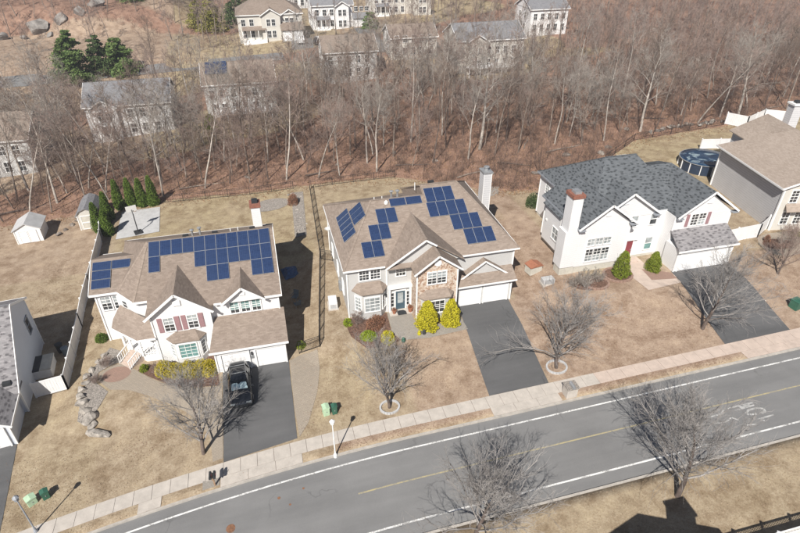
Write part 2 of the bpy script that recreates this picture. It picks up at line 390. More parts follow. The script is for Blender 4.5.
class MB:
    """collects polygons; build() links them as ONE mesh object with per-face planar UVs in metres"""
    def __init__(s, off=(0, 0, 0)): s.v = []; s.f = []; s.m = []; s.off = off; s.uvref = None
    def poly(s, pts, mi=0):
        n = len(s.v); s.v += [tuple(p) for p in pts]; s.f.append(tuple(range(n, n + len(pts)))); s.m.append(mi)
    def box(s, x0, x1, y0, y1, z0, z1, mi=0):
        n = len(s.v)
        s.v += [(x0, y0, z0), (x1, y0, z0), (x1, y1, z0), (x0, y1, z0), (x0, y0, z1), (x1, y0, z1), (x1, y1, z1), (x0, y1, z1)]
        for q in ((0, 3, 2, 1), (4, 5, 6, 7), (0, 1, 5, 4), (1, 2, 6, 5), (2, 3, 7, 6), (3, 0, 4, 7)):
            s.f.append(tuple(n + i for i in q)); s.m.append(mi)
    def obox(s, c, u, v, wv, hu, hv, hw, mi=0):
        """box centred at c with unit axes u,v,wv and half sizes"""
        c, u, v, wv = Vector(c), Vector(u), Vector(v), Vector(wv)
        n = len(s.v)
        for k in ((-1, -1, -1), (1, -1, -1), (1, 1, -1), (-1, 1, -1), (-1, -1, 1), (1, -1, 1), (1, 1, 1), (-1, 1, 1)):
            s.v.append(tuple(c + u * hu * k[0] + v * hv * k[1] + wv * hw * k[2]))
        for q in ((0, 3, 2, 1), (4, 5, 6, 7), (0, 1, 5, 4), (1, 2, 6, 5), (2, 3, 7, 6), (3, 0, 4, 7)):
            s.f.append(tuple(n + i for i in q)); s.m.append(mi)
    def beam(s, p0, p1, wd, ht, mi=0, up=(0, 0, 1)):
        p0, p1 = Vector(p0), Vector(p1); d = p1 - p0; L = d.length; d /= L
        up = Vector(up)
        side = d.cross(up)
        if side.length < 1e-4: side = Vector((1, 0, 0))
        side.normalize(); u2 = side.cross(d)
        s.obox((p0 + p1) / 2, d, side, u2, L / 2, wd / 2, ht / 2, mi)
    def prism(s, poly, vec, mi=0):
        """extrude polygon (3D pts) by vec"""
        n = len(s.v); k = len(poly); vec = Vector(vec)
        a = [Vector(p) for p in poly]
        nrm = (a[1] - a[0]).cross(a[2] - a[1])
        flip = nrm.dot(vec) > 0
        s.v += [tuple(p) for p in a] + [tuple(p + vec) for p in a]
        bot = list(range(n, n + k)); top = list(range(n + k, n + 2 * k))
        s.f.append(tuple(reversed(bot)) if flip else tuple(bot)); s.m.append(mi)
        s.f.append(tuple(top) if flip else tuple(reversed(top))); s.m.append(mi)
        for i in range(k):
            j = (i + 1) % k
            q = (bot[i], bot[j], top[j], top[i])
            s.f.append(q if flip else tuple(reversed(q))); s.m.append(mi)
    def foot(s, pts, z0, z1, mi=0):
        s.prism([(x, y, z0) for x, y in pts], (0, 0, z1 - z0), mi)
    def tube(s, path, radii, k=8, mi=0, cap=True):
        path = [Vector(p) for p in path]
        if not isinstance(radii, (list, tuple)): radii = [radii] * len(path)
        n0 = len(s.v); ref = Vector((0, 0, 1))
        for i, p in enumerate(path):
            d = (path[min(i + 1, len(path) - 1)] - path[max(i - 1, 0)]).normalized()
            r = ref if abs(d.z) < 0.9 else Vector((1, 0, 0))
            a = d.cross(r).normalized(); b = d.cross(a)
            for j in range(k):
                t = 2 * math.pi * j / k
                s.v.append(tuple(p + (a * math.cos(t) + b * math.sin(t)) * radii[i]))
        for i in range(len(path) - 1):
            for j in range(k):
                a = n0 + i * k + j; b = n0 + i * k + (j + 1) % k
                s.f.append((a, b, b + k, a + k)); s.m.append(mi)
        if cap:
            s.f.append(tuple(n0 + j for j in reversed(range(k)))); s.m.append(mi)
            m = n0 + (len(path) - 1) * k
            s.f.append(tuple(m + j for j in range(k))); s.m.append(mi)
    def lathe(s, prof, c=(0, 0, 0), k=16, mi=0, sx=1.0, sy=1.0):
        n0 = len(s.v)
        for r, z in prof:
            for j in range(k):
                t = 2 * math.pi * j / k
                s.v.append((c[0] + r * sx * math.cos(t), c[1] + r * sy * math.sin(t), c[2] + z))
        for i in range(len(prof) - 1):
            for j in range(k):
                a = n0 + i * k + j; b = n0 + i * k + (j + 1) % k
                s.f.append((a, b, b + k, a + k)); s.m.append(mi)
        s.f.append(tuple(n0 + j for j in reversed(range(k)))); s.m.append(mi)
        m = n0 + (len(prof) - 1) * k
        s.f.append(tuple(m + j for j in range(k))); s.m.append(mi)
    def mesh(s, name, mats):
        ox, oy, oz = s.off
        me = bpy.data.meshes.new(name)
        me.from_pydata([(x - ox, y - oy, z - oz) for x, y, z in s.v], [], s.f)
        for mm in (mats if isinstance(mats, (list, tuple)) else [mats]): me.materials.append(MATS[mm])
        me.polygons.foreach_set('material_index', s.m)
        uv = me.uv_layers.new(name='UVMap').data
        for p in me.polygons:
            n = p.normal; u = Vector((-n.y, n.x, 0))
            if u.length < 1e-3: u = Vector((1, 0, 0))
            u.normalize(); v = n.cross(u)
            for li in p.loop_indices:
                co = Vector(s.v[me.loops[li].vertex_index]); uv[li].uv = (co.dot(u), co.dot(v))
        return me
    def build(s, name, mats, parent=None, loc=None, rz=0, smooth=False, bev=0):
        me = s.mesh(name, mats)
        if smooth: me.polygons.foreach_set('use_smooth', [True] * len(me.polygons))
        o = link(name, me, parent, loc, rz)
        if bev:
            md = o.modifiers.new('bevel', 'BEVEL'); md.width = bev; md.segments = 2; md.limit_method = 'ANGLE'
        return o

def np_mesh(name, V, T, mat, smooth=False):
    """triangle mesh from numpy arrays"""
    me = bpy.data.meshes.new(name)
    V = np.asarray(V, dtype=np.float32); T = np.asarray(T, dtype=np.int32)
    me.vertices.add(len(V)); me.vertices.foreach_set('co', V.ravel())
    me.loops.add(T.size); me.loops.foreach_set('vertex_index', T.ravel())
    k = T.shape[1]
    me.polygons.add(len(T)); me.polygons.foreach_set('loop_start', np.arange(0, T.size, k, dtype=np.int32))
    me.polygons.foreach_set('loop_total', np.full(len(T), k, dtype=np.int32))
    for mm in (mat if isinstance(mat, (list, tuple)) else [mat]): me.materials.append(MATS[mm])
    me.update(calc_edges=True); me.validate()
    if smooth: me.polygons.foreach_set('use_smooth', [True] * len(me.polygons))
    return me

# ------------------------------------------------------------------ ground sheet
def axis(segs):
    out = []
    for a, b, st in segs:
        n = max(1, int(round((b - a) / st))); out += [a + (b - a) * i / n for i in range(n)]
    return out + [segs[-1][1]]
KF, KN = 27.0, 19.5                                       # far and near kerb faces (before the bend)
def in_ell(x, y, cx, cy, rx, ry): return ((x - cx) / rx) ** 2 + ((y - cy) / ry) ** 2
CLEAR = [(-21, 101, 15, 10), (-3, 104, 13, 8), (-42, 93, 14, 9), (6, 147, 16, 11), (24, 157, 14, 12), (44, 171, 16, 14), (-45, 140, 45, 24), (50, 121, 12, 8), (14, 178, 40, 14), (20, 125, 60, 4), (66, 132, 8, 6), (50, 178, 26, 12)]
def build_ground():
    xs = axis([(-900, -200, 70), (-200, -60, 10), (-60, -28, 1.6), (-28, 60, 0.6), (60, 110, 1.6), (110, 200, 9), (200, 900, 70)])
    vs = axis([(-700, -60, 64), (-60, 8, 4), (8, 19.3, 0.7), (19.3, 19.36, 0.06), (19.36, 27.14, 0.97), (27.14, 27.2, 0.06), (27.2, 76, 0.6), (76, 130, 1.5), (130, 215, 3), (215, 330, 12), (330, 1200, 80)])
    V = []; cols = []
    rnd = random.Random(3)
    for v in vs:
        for x in xs:
            y = v + bend(x) * (1 - ss(29.5, 45, v))
            z = terr(x, y)
            if 19.33 < v < 27.17: z -= 0.4
            else:
                z += 0.03 * (rnd.random() - 0.5) if (v > 30 and v < 80) else 0
            wd = 0.0
            if y > 50 :
                d = y - woodedge(x); wd = 0.5 + d / 3.0
                if y > 80:
                    for (cx, cy, rx, ry) in CLEAR:
                        q = in_ell(x, y, cx, cy, rx, ry)
                        if q < 1.6: wd = min(wd, (q - 0.8) / 0.8)
            wd = min(1, max(0, wd))
            gr = 0.0
            if -19 < x < 4 and y > 53: gr = 0.75
            if 47 < x and y > 55: gr = 0.8
            if 4 < x < 27 and y > 54: gr = 0.35
            if x < -15 and y < 45: gr = 0.3
            if y < 19: gr = 0.25
            if -2 < x < 6 and 29 < y < 37: gr = 0.35
            pk = 0.0
            if x > 20 and 28 < y < 40: pk = 0.85
            if 9 < x < 16 and 28 < y < 37: pk = 0.7
            if 22 < x < 30 and y > 38: pk = 0.9
            if x < -20 and y > 58: pk = 0.55
            if 27.2 < v < 28 and x > 2: pk = 1.0
            if y > 130 and x < -10: pk = 0.8
            V.append((x, y, z)); cols.append((wd, gr, pk, 1.0))
    nx, ny = len(xs), len(vs)
    a = (np.arange(ny - 1)[:, None] * nx + np.arange(nx - 1)[None, :]).ravel()
    Q = np.stack([a, a + 1, a + 1 + nx, a + nx], 1)
    me = np_mesh('ground', V, Q, 'ground_cover', smooth=True)
    ca = me.color_attributes.new('mask', 'FLOAT_COLOR', 'POINT')
    ca.data.foreach_set('color', np.array(cols, dtype=np.float32).ravel())
    o = link('ground', me); tag(o, kind='structure')
build_ground()

def sheet(mb, xs, v0, v1, dz, thick=0.0, nv=1, zf=None):
    """strip following the bend and the terrain"""
    for a, b in zip(xs, xs[1:]):
        for j in range(nv):
            p = v0 + (v1 - v0) * j / nv; q = v0 + (v1 - v0) * (j + 1) / nv
            P = [(a, p + bend(a)), (b, p + bend(b)), (b, q + bend(b)), (a, q + bend(a))]
            mb.poly([(x, y, (zf or terr)(x, y) + dz) for x, y in P])
RX = axis([(-120, -24, 6), (-24, 60, 1.5), (60, 160, 5)])
mb = MB(); sheet(mb, RX, KN, KF, -0.12, nv=4); tag(mb.build('road', 'road_asphalt'), kind='structure')
def stripe(name, v, wdt, mat, x0=-120, x1=160):
    m_ = MB(); sheet(m_, [x for x in RX if x0 <= x <= x1], v - wdt / 2, v + wdt / 2, -0.116); tag(m_.build(name, mat), kind='structure')
stripe('road_edge_line', 26.15, 0.13, 'paint_white'); stripe('road_edge_line', 20.55, 0.13, 'paint_white')
stripe('road_centre_line', 23.55, 0.11, 'paint_yellow', 3, 160)
for nm, v0, v1 in (('kerb', KF - 0.003, KF + 0.16), ('kerb', KN - 0.16, KN + 0.003)):
    m_ = MB()
    for a, b in zip(RX, RX[1:]):
        pts = [(a, v0 + bend(a)), (b, v0 + bend(b)), (b, v1 + bend(b)), (a, v1 + bend(a))]
        m_.poly([(x, y, terr(x, y) + 0.02) for x, y in pts])
        for e in (0, 2):
            p, q = pts[e], pts[(e + 1) % 4]
            m_.poly([(p[0], p[1], terr(*p) - 0.3), (q[0], q[1], terr(*q) - 0.3), (q[0], q[1], terr(*q) + 0.02), (p[0], p[1], terr(*p) + 0.02)])
    tag(m_.build(nm, 'kerb_conc'), kind='structure')

# sidewalk: a bed with single slabs on it
m_ = MB(); sheet(m_, axis([(-60, 110, 1.2)]), 28.0, 29.2, 0.004, nv=1)
SW = tag(m_.build('sidewalk', 'mulch'), kind='structure')
def slab(parent, x0, x1, v0, v1, mat, name='slab', dz=0.035):
    g = 0.012; m2 = MB()
    P = [(x0 + g, v0 + g + bend(x0)), (x1 - g, v0 + g + bend(x1)), (x1 - g, v1 - g + bend(x1)), (x0 + g, v1 - g + bend(x0))]
    j = random.uniform(-0.006, 0.006)
    m2.v = [(x, y, terr(x, y) - 0.06) for x, y in P] + [(x, y, terr(x, y) + dz + j) for x, y in P]
    m2.f = [(3, 2, 1, 0), (4, 5, 6, 7), (0, 1, 5, 4), (1, 2, 6, 5), (2, 3, 7, 6), (3, 0, 4, 7)]; m2.m = [0] * 6
    return m2.build(name, mat, parent)
for i in range(-28, 60):
    x = i * 1.2
    slab(SW, x, x + 1.2, 28.0, 29.2, 'concrete' if x < 23 else 'concrete_pink')

# driveways and aprons
def drive(name, pts_l, pts_r, mat='drive_asphalt', dz=0.03):
    """two side lines of (x, y), same count"""
    m2 = MB(); n = 10
    def at(p, t):
        t *= len(p) - 1; i = min(int(t), len(p) - 2); f = t - i
        return (p[i][0] + (p[i + 1][0] - p[i][0]) * f, p[i][1] + (p[i + 1][1] - p[i][1]) * f)
    for i in range(n):
        for k in range(6):
            def P(t, s):
                a, b = at(pts_l, t), at(pts_r, t); x = a[0] + (b[0] - a[0]) * s; y = a[1] + (b[1] - a[1]) * s
                return (x, y, terr(x, y) + dz)
            t0, t1, s0, s1 = i / n, (i + 1) / n, k / 6, (k + 1) / 6
            m2.poly([P(t0, s0), P(t0, s1), P(t1, s1), P(t1, s0)])
    return tag(m2.build(name, mat), kind='structure')
drive('driveway', [(-6.0, 29.2 + bend(-6)), (-6.1, 37.9)], [(-0.6, 29.2), (-0.5, 37.9)])
drive('driveway', [(14.8, 29.2), (15.9, 40.3)], [(20.0, 29.2), (21.1, 40.3)])
drive('driveway', [(36.8, 29.2), (38.7, 39.5)], [(43.6, 29.2), (45.6, 39.5)])
drive('driveway', [(-27.5, 25.0), (-27.5, 36.0)], [(-20.2, 26.6), (-21.5, 36.0)])
def apron(x0, x1, n, mat):
    m2 = MB(); sheet(m2, axis([(x0, x1, 1.0)]), 27.16, 28.0, 0.004)
    a = tag(m2.build('driveway_apron', 'mulch'), kind='structure')
    for i in range(n): slab(a, x0 + (x1 - x0) * i / n, x0 + (x1 - x0) * (i + 1) / n, 27.17, 28.0, mat)
apron(-6.2, -0.4, 3, 'concrete'); apron(14.4, 20.2, 3, 'concrete'); apron(37.4, 46.0, 4, 'concrete_pink'); apron(-11.6, -10.1, 1, 'concrete')
apron(-28, -21.5, 3, 'concrete')
# ------------------------------------------------------------------ ground patches (paving, beds)
def patch(name, pts, mat, dz=0.03, sub=4, label=None, cat=None):
    """polygon laid on the terrain, subdivided so that it follows it"""
    bm = bmesh.new()
    vs = [bm.verts.new((x, y, 0)) for x, y in pts]
    bm.faces.new(vs); bmesh.ops.triangulate(bm, faces=bm.faces[:])
    for _ in range(sub):
        lg = [e for e in bm.edges if e.calc_length() > 0.9]
        if not lg: break
        bmesh.ops.subdivide_edges(bm, edges=lg, cuts=1); bmesh.ops.triangulate(bm, faces=bm.faces[:])
    for v in bm.verts: v.co.z = terr(v.co.x, v.co.y) + dz
    bm.normal_update()
    for f in bm.faces:
        if f.normal.z < 0: f.normal_flip()
    me = bpy.data.meshes.new(name); bm.to_mesh(me); bm.free(); me.materials.append(MATS[mat])
    o = link(name, me); tag(o, kind='structure'); return o
def ell(cx, cy, rx, ry, n=20, a0=0): return [(cx + rx * math.cos(2 * math.pi * i / n + a0), cy + ry * math.sin(2 * math.pi * i / n + a0)) for i in range(n)]

# house with the yellow hedge: paver walk, round medallion, mulch beds
patch('paver_walk', [(-16.2,39.2),(-16.3,40.2),(-15.4,41.0),(-14.5,41.0),(-13.3,39.8),(-11.9,38.4),(-10.0,36.9),(-8.2,36.4),(-6.15,36.1),(-6.1,33.0),(-6.05,28.9),(-6.75,28.75),(-7.0,31.0),(-7.8,32.8),(-9.0,34.2),(-10.5,35.4),(-12.2,36.6),(-13.6,37.5),(-15.1,37.9)], 'paver_tan', 0.03)
patch('paver_medallion', ell(-14.85, 39.7, 1.15, 0.95), 'paver_red', 0.036)
patch('mulch_bed', [(-13.2,39.75),(-12.9,40.2),(-6.9,40.1),(-6.5,37.75),(-6.3,36.2),(-8.2,36.5),(-10.0,37.0),(-11.9,38.5)], 'mulch', 0.033)
patch('mulch_bed', [(-17.2,38.0),(-17.1,40.5),(-16.0,43.5),(-14.9,42.7),(-14.6,41.2),(-15.4,41.1),(-16.4,40.3),(-16.4,39.1),(-15.2,37.7),(-15.6,36.3),(-16.4,34.6),(-17.1,35.2)], 'grey_gravel', 0.033)
patch('paver_side_path', [(-0.42,37.8),(0.6,38.3),(2.1,38.2),(2.0,36.0),(1.5,33.5),(0.4,30.5),(-0.4,29.3),(-0.52,32.0)], 'paver_tan', 0.028)
patch('concrete_pad', [(-19.0,65.0),(-14.0,65.4),(-14.6,72.4),(-19.4,72.5)], 'concrete_pale', 0.05)
patch('gravel_oval', ell(-0.3, 68.2, 2.5, 1.7, 24), 'grey_gravel', 0.04)
patch('gravel_strip', [(2.0,58.5),(3.4,58.5),(4.2,70.3),(2.6,70.6)], 'grey_gravel', 0.04)
# house with the stone gable
patch('paver_walk', [(9.1,40.9),(11.3,41.2),(11.3,39.1),(15.6,38.9),(15.7,36.8),(12.0,36.6),(9.5,36.9),(8.9,38.1)], 'paver_grey', 0.03)
patch('mulch_bed', [(4.9,40.9),(5.2,38.4),(6.3,36.7),(8.2,36.5),(9.4,36.95),(8.85,38.1),(9.05,40.9),(8.6,41.1)], 'mulch', 0.034)
patch('mulch_bed', [(11.4,39.1),(15.4,39.1),(15.4,38.2),(11.4,38.2)], 'mulch', 0.036)
# white house: concrete entry walk, brick edged beds
patch('entry_walk', [(34.3,42.9),(36.9,42.9),(37.0,39.4),(38.6,38.9),(38.4,37.5),(34.5,37.2),(34.2,39.5)], 'concrete_pink', 0.03)
patch('paver_bed', [(36.0,40.6),(38.5,39.3),(38.5,38.2),(35.8,38.6)], 'paver_red', 0.036)
patch('mulch_bed', ell(33.0, 40.3, 1.6, 1.1), 'mulch', 0.03)
patch('mulch_bed', ell(29.6, 39.6, 2.0, 1.1), 'mulch', 0.031)
patch('paver_walk', [(53.6,43.0),(51.6,42.4),(50.6,41.0),(50.4,39.2),(51.4,38.2),(53.3,38.3),(55.5,40.2),(60,42.0),(60,43.6),(56.0,42.9)], 'paver_tan', 0.03)
patch('planter_island', ell(52.7, 40.6, 1.75, 1.15, 20, 0.3), 'mulch', 0.04)
patch('gravel_patch', [(26.6,60.4),(28.6,61.0),(29.6,63.0),(27.6,63.6),(26.2,62.2)], 'grey_gravel', 0.05)

# far street and its drives beyond the woods
def far_strip(name, pts_l, pts_r, mat): drive(name, pts_l, pts_r, mat, 0.06)
far_strip('far_street', [(-90, 126), (-40, 128), (0, 131), (60, 133)], [(-90, 130.5), (-40, 132.5), (0, 135.5), (60, 137.5)], 'road_asphalt')
far_strip('far_driveway', [(9, 136), (9.5, 143.5)], [(14, 136), (14.5, 143.5)], 'road_asphalt')
far_strip('far_driveway', [(26, 137), (26.5, 153)], [(31, 137), (31, 153)], 'road_asphalt')

# stretched letters painted on the near lane, worn down to strokes
def marks():
    root = MB()
    def st(x0, y0, x1, y1, wd):
        n = 3
        for i in range(n):
            ax, ay = x0 + (x1 - x0) * i / n, y0 + (y1 - y0) * i / n; bx, by = x0 + (x1 - x0) * (i + 1) / n, y0 + (y1 - y0) * (i + 1) / n
            d = Vector((bx - ax, by - ay)).normalized(); p = Vector((-d.y, d.x)) * wd / 2
            root.poly([(x, y, terr(x, y) - 0.1145) for x, y in ((ax - p.x, ay - p.y), (bx - p.x, by - p.y), (bx + p.x, by + p.y), (ax + p.x, ay + p.y))])
    # first line: two loops with a diagonal
    st(29.6, 22.7, 31.2, 22.75, .13); st(31.1, 22.75, 31.6, 23.0, .12); st(30.0, 22.1, 31.0, 22.0, .13); st(31.0, 22.0, 31.7, 22.3, .13); st(31.6, 22.3, 32.0, 21.85, .12)
    # second line: bars, an open ring, a foot
    st(32.0, 23.05, 34.3, 23.05, .13); st(32.4, 22.75, 34.2, 22.8, .13); st(32.9, 22.9, 33.9, 22.95, .2)
    ring = [(33.1, 22.1), (33.0, 22.3), (33.4, 22.5), (34.2, 22.5), (34.6, 22.3), (34.5, 22.05), (34.1, 21.95)]
    for a, b in zip(ring, ring[1:]): st(a[0], a[1], b[0], b[1], .17)
    st(33.2, 22.1, 33.7, 22.0, .15); st(33.4, 21.55, 34.9, 21.6, .13); st(33.5, 21.5, 33.8, 21.3, .13); st(32.2, 21.3, 33.0, 21.2, .12)
    tag(root.build('road_lettering', 'paint_faded'), kind='structure')
marks()
m_ = MB(); m_.lathe([(0.31, -0.05), (0.31, 0.006), (0.28, 0.010), (0.1, 0.012)], (0, 0, 0), 20)
mh = m_.build('manhole_cover', 'rust', None, (-5.5, 23.2, terr(-5.5, 23.2) - 0.12)); tag(mh, 'rusty round iron manhole cover in the road', 'manhole cover')
for i, (x, y, r) in enumerate([(-2.3, 24.6, .11), (-0.6, 24.9, .09), (-1.6, 23.9, .08)]):
    m_ = MB(); m_.lathe([(r, -0.03), (r, 0.006), (r * .5, 0.009)], k=10)
    o = m_.build('valve_cap', 'rust', None, (x, y, terr(x, y) - 0.12)); tag(o, 'small rusty valve cap set in the road asphalt', 'valve cap', 'valve caps in the road')
# ------------------------------------------------------------------ house kit
def panel_mesh(w, h):
    m2 = MB()
    m2.box(-w / 2, w / 2, -h / 2, h / 2, 0.0, 0.035, 1)
    m2.v += []; i = 0.016
    m2.poly([(-w / 2 + i, -h / 2 + i, 0.038), (w / 2 - i, -h / 2 + i, 0.038), (w / 2 - i, h / 2 - i, 0.038), (-w / 2 + i, h / 2 - i, 0.038)], 0)
    return m2.mesh('solar_panel', ['solar_cell', 'panel_frame'])
PM_P = panel_mesh(0.93, 1.6)
PM_L = panel_mesh(1.55, 0.9)

class House:
    def __init__(s, name, label, origin, rz=0, local=False):
        s.root = empty(name, origin, rz, label, 'house'); s.off = (0, 0, 0) if local else tuple(origin)
    def mb(s): return MB(s.off)
    def foot(s, pts, z0, z1, mat, name='wall'):
        m2 = s.mb(); m2.foot(pts, z0, z1); return m2.build(name, mat, s.root)
    def box(s, name, mat, *a, parent=None, bev=0):
        m2 = s.mb(); m2.box(*a); return m2.build(name, mat, parent or s.root, bev=bev)
    def prism(s, pts, vec, mat, name='wall', parent=None):
        m2 = s.mb(); m2.prism(pts, vec); return m2.build(name, mat, parent or s.root)
    def roof(s, faces, mat, name='roof', thick=0.13, parent=None):
        m2 = s.mb()
        for f in faces: m2.prism(f, (0, 0, -thick))
        return m2.build(name, mat, parent or s.root)
    def board(s, p0, p1, mat='white_trim', name='rake_board', wd=0.05, ht=0.2, parent=None, drop=0.09):
        m2 = s.mb(); m2.beam((p0[0], p0[1], p0[2] - drop), (p1[0], p1[1], p1[2] - drop), wd, ht); return m2.build(name, mat, parent or s.root)
    def post(s, x, y, z0, z1, r=0.06, mat='white_trim', name='corner_board'):
        m2 = s.mb(); m2.box(x - r, x + r, y - r, y + r, z0, z1); return m2.build(name, mat, s.root)
    def window(s, p, u, w, h, cols=2, rows=2, pane='pane_dark', frame='white_trim', shut=None, mid=True, bor=0.09, mun=0.035):
        """p: lower left corner seen from outside, u: horizontal unit vector to the right"""
        p = Vector(p); u = Vector((u[0], u[1], 0)).normalized(); z = Vector((0, 0, 1)); n = u.cross(z)
        m2 = s.mb(); c = p + u * w / 2 + z * h / 2
        def bar(cu, cz, hu, hz, d=0.07): m2.obox(c + u * cu + z * cz + n * d / 2, u, z, n, hu, hz, d / 2)
        bar(0, h / 2 + bor / 2, w / 2 + bor, bor / 2, 0.08); bar(0, -h / 2 - bor / 2, w / 2 + bor, bor / 2, 0.1)
        bar(-w / 2 - bor / 2, 0, bor / 2, h / 2); bar(w / 2 + bor / 2, 0, bor / 2, h / 2)
        for i in range(1, cols): bar(-w / 2 + w * i / cols, 0, mun / 2, h / 2, 0.045)
        for j in range(1, rows): bar(0, -h / 2 + h * j / rows, w / 2, mun / 2, 0.043)
        if mid: bar(0, 0, w / 2, mun * 0.8, 0.05)
        f = m2.build('window', frame, s.root)
        panes = pane if isinstance(pane, (list, tuple)) else [pane]
        k = len(panes)
        for i, pm in enumerate(panes):            # listed from the bottom upwards
            m3 = s.mb(); m3.obox(p + u * w / 2 + z * (h * (i + 0.5) / k) + n * 0.012, u, z, n, w / 2 - 0.001, h / k / 2 - 0.001, 0.011)
            m3.build('pane', pm, f)
        if shut:
            for sg in (-1, 1):
                m4 = s.mb(); m4.obox(c + u * sg * (w / 2 + bor + 0.22) + n * 0.03, u, z, n, 0.2, h / 2 + 0.06, 0.03)
                for q in range(6): m4.obox(c + u * sg * (w / 2 + bor + 0.22) + n * 0.065 + z * (-h / 2 + h * (q + 0.5) / 6), u, z, n, 0.16, h / 16, 0.006)
                m4.build('shutter', shut, f)
        return f
    def garage_door(s, p, u, w, h, mat='white_door', seg=4, cols=4):
        p = Vector(p); u = Vector((u[0], u[1], 0)).normalized(); z = Vector((0, 0, 1)); n = u.cross(z)
        m2 = s.mb()
        for sg, d in ((-1, 0), (1, 0)):
            m2.obox(p + u * (w / 2 + sg * (w / 2 + 0.06)) + z * h / 2 + n * 0.06, u, z, n, 0.06, h / 2, 0.06)
        m2.obox(p + u * w / 2 + z * (h + 0.08) + n * 0.07, u, z, n, w / 2 + 0.12, 0.08, 0.07)
        f = m2.build('garage_door', 'white_trim', s.root)
        for i in range(seg):
            m3 = s.mb(); hh = h / seg
            m3.obox(p + u * w / 2 + z * (hh * (i + 0.5)) + n * 0.015, u, z, n, w / 2 - 0.002, hh / 2 - 0.008, 0.014)
            for k in range(cols):
                m3.obox(p + u * (w * (k + 0.5) / cols) + z * (hh * (i + 0.5)) + n * 0.032, u, z, n, w / cols / 2 - 0.07, hh / 2 - 0.09, 0.006)
            m3.build('door_section', mat, f)
        return f
    def door(s, p, u, w, h, mat, glassy=True):
        p = Vector(p); u = Vector((u[0], u[1], 0)).normalized(); z = Vector((0, 0, 1)); n = u.cross(z)
        m2 = s.mb(); m2.obox(p + u * w / 2 + z * h / 2 + n * 0.03, u, z, n, w / 2, h / 2, 0.03)
        for sg in (-1, 1): m2.obox(p + u * (w / 2 + sg * (w / 2 + 0.05)) + z * h / 2 + n * 0.045, u, z, n, 0.05, h / 2, 0.045, 1)
        m2.obox(p + u * w / 2 + z * (h + 0.06) + n * 0.05, u, z, n, w / 2 + 0.1, 0.06, 0.05, 1)
        d = m2.build('door', [mat, 'white_trim'], s.root)
        if glassy:
            m3 = s.mb(); m3.obox(p + u * w / 2 + z * h * 0.62 + n * 0.066, u, z, n, w * 0.3, h * 0.28, 0.006); m3.build('door_glass', 'pane_pale', d)
        m4 = s.mb(); m4.obox(p + u * w * 0.88 + z * h * 0.47 + n * 0.08, u, z, n, 0.03, 0.06, 0.03); m4.build('handle', 'grey_metal', d)
        return d
    def panel(s, roof, me, c, u, v):
        """solar panel centred at c, u = along the eave, v = up the slope (unit vectors)"""
        u = Vector(u).normalized(); v = Vector(v).normalized(); n = u.cross(v)
        o = bpy.data.objects.new('solar_panel', me); COL.objects.link(o); o.parent = roof
        c = Vector(c) - Vector(s.off) + n * 0.07
        o.matrix_local = Matrix(((u.x, v.x, n.x, c.x), (u.y, v.y, n.y, c.y), (u.z, v.z, n.z, c.z), (0, 0, 0, 1)))
    def vent(s, roof, x, y, z, h=0.35, r=0.05, mat='pipe_white', cap=False):
        m2 = s.mb(); m2.lathe([(r, -0.25), (r, h)], (x, y, z), 8)
        if cap: m2.lathe([(r * 2.2, h), (r * 2.2, h + 0.06), (r, h + 0.12)], (x, y, z), 8)
        m2.build('vent_pipe', mat, roof)
    def ridge(s, roof, p0, p1, mat):
        m2 = s.mb(); m2.beam((p0[0], p0[1], p0[2] + 0.01), (p1[0], p1[1], p1[2] + 0.004), 0.2, 0.025); m2.build('ridge_cap', mat, roof)
X_ = (1, 0); NX = (-1, 0)

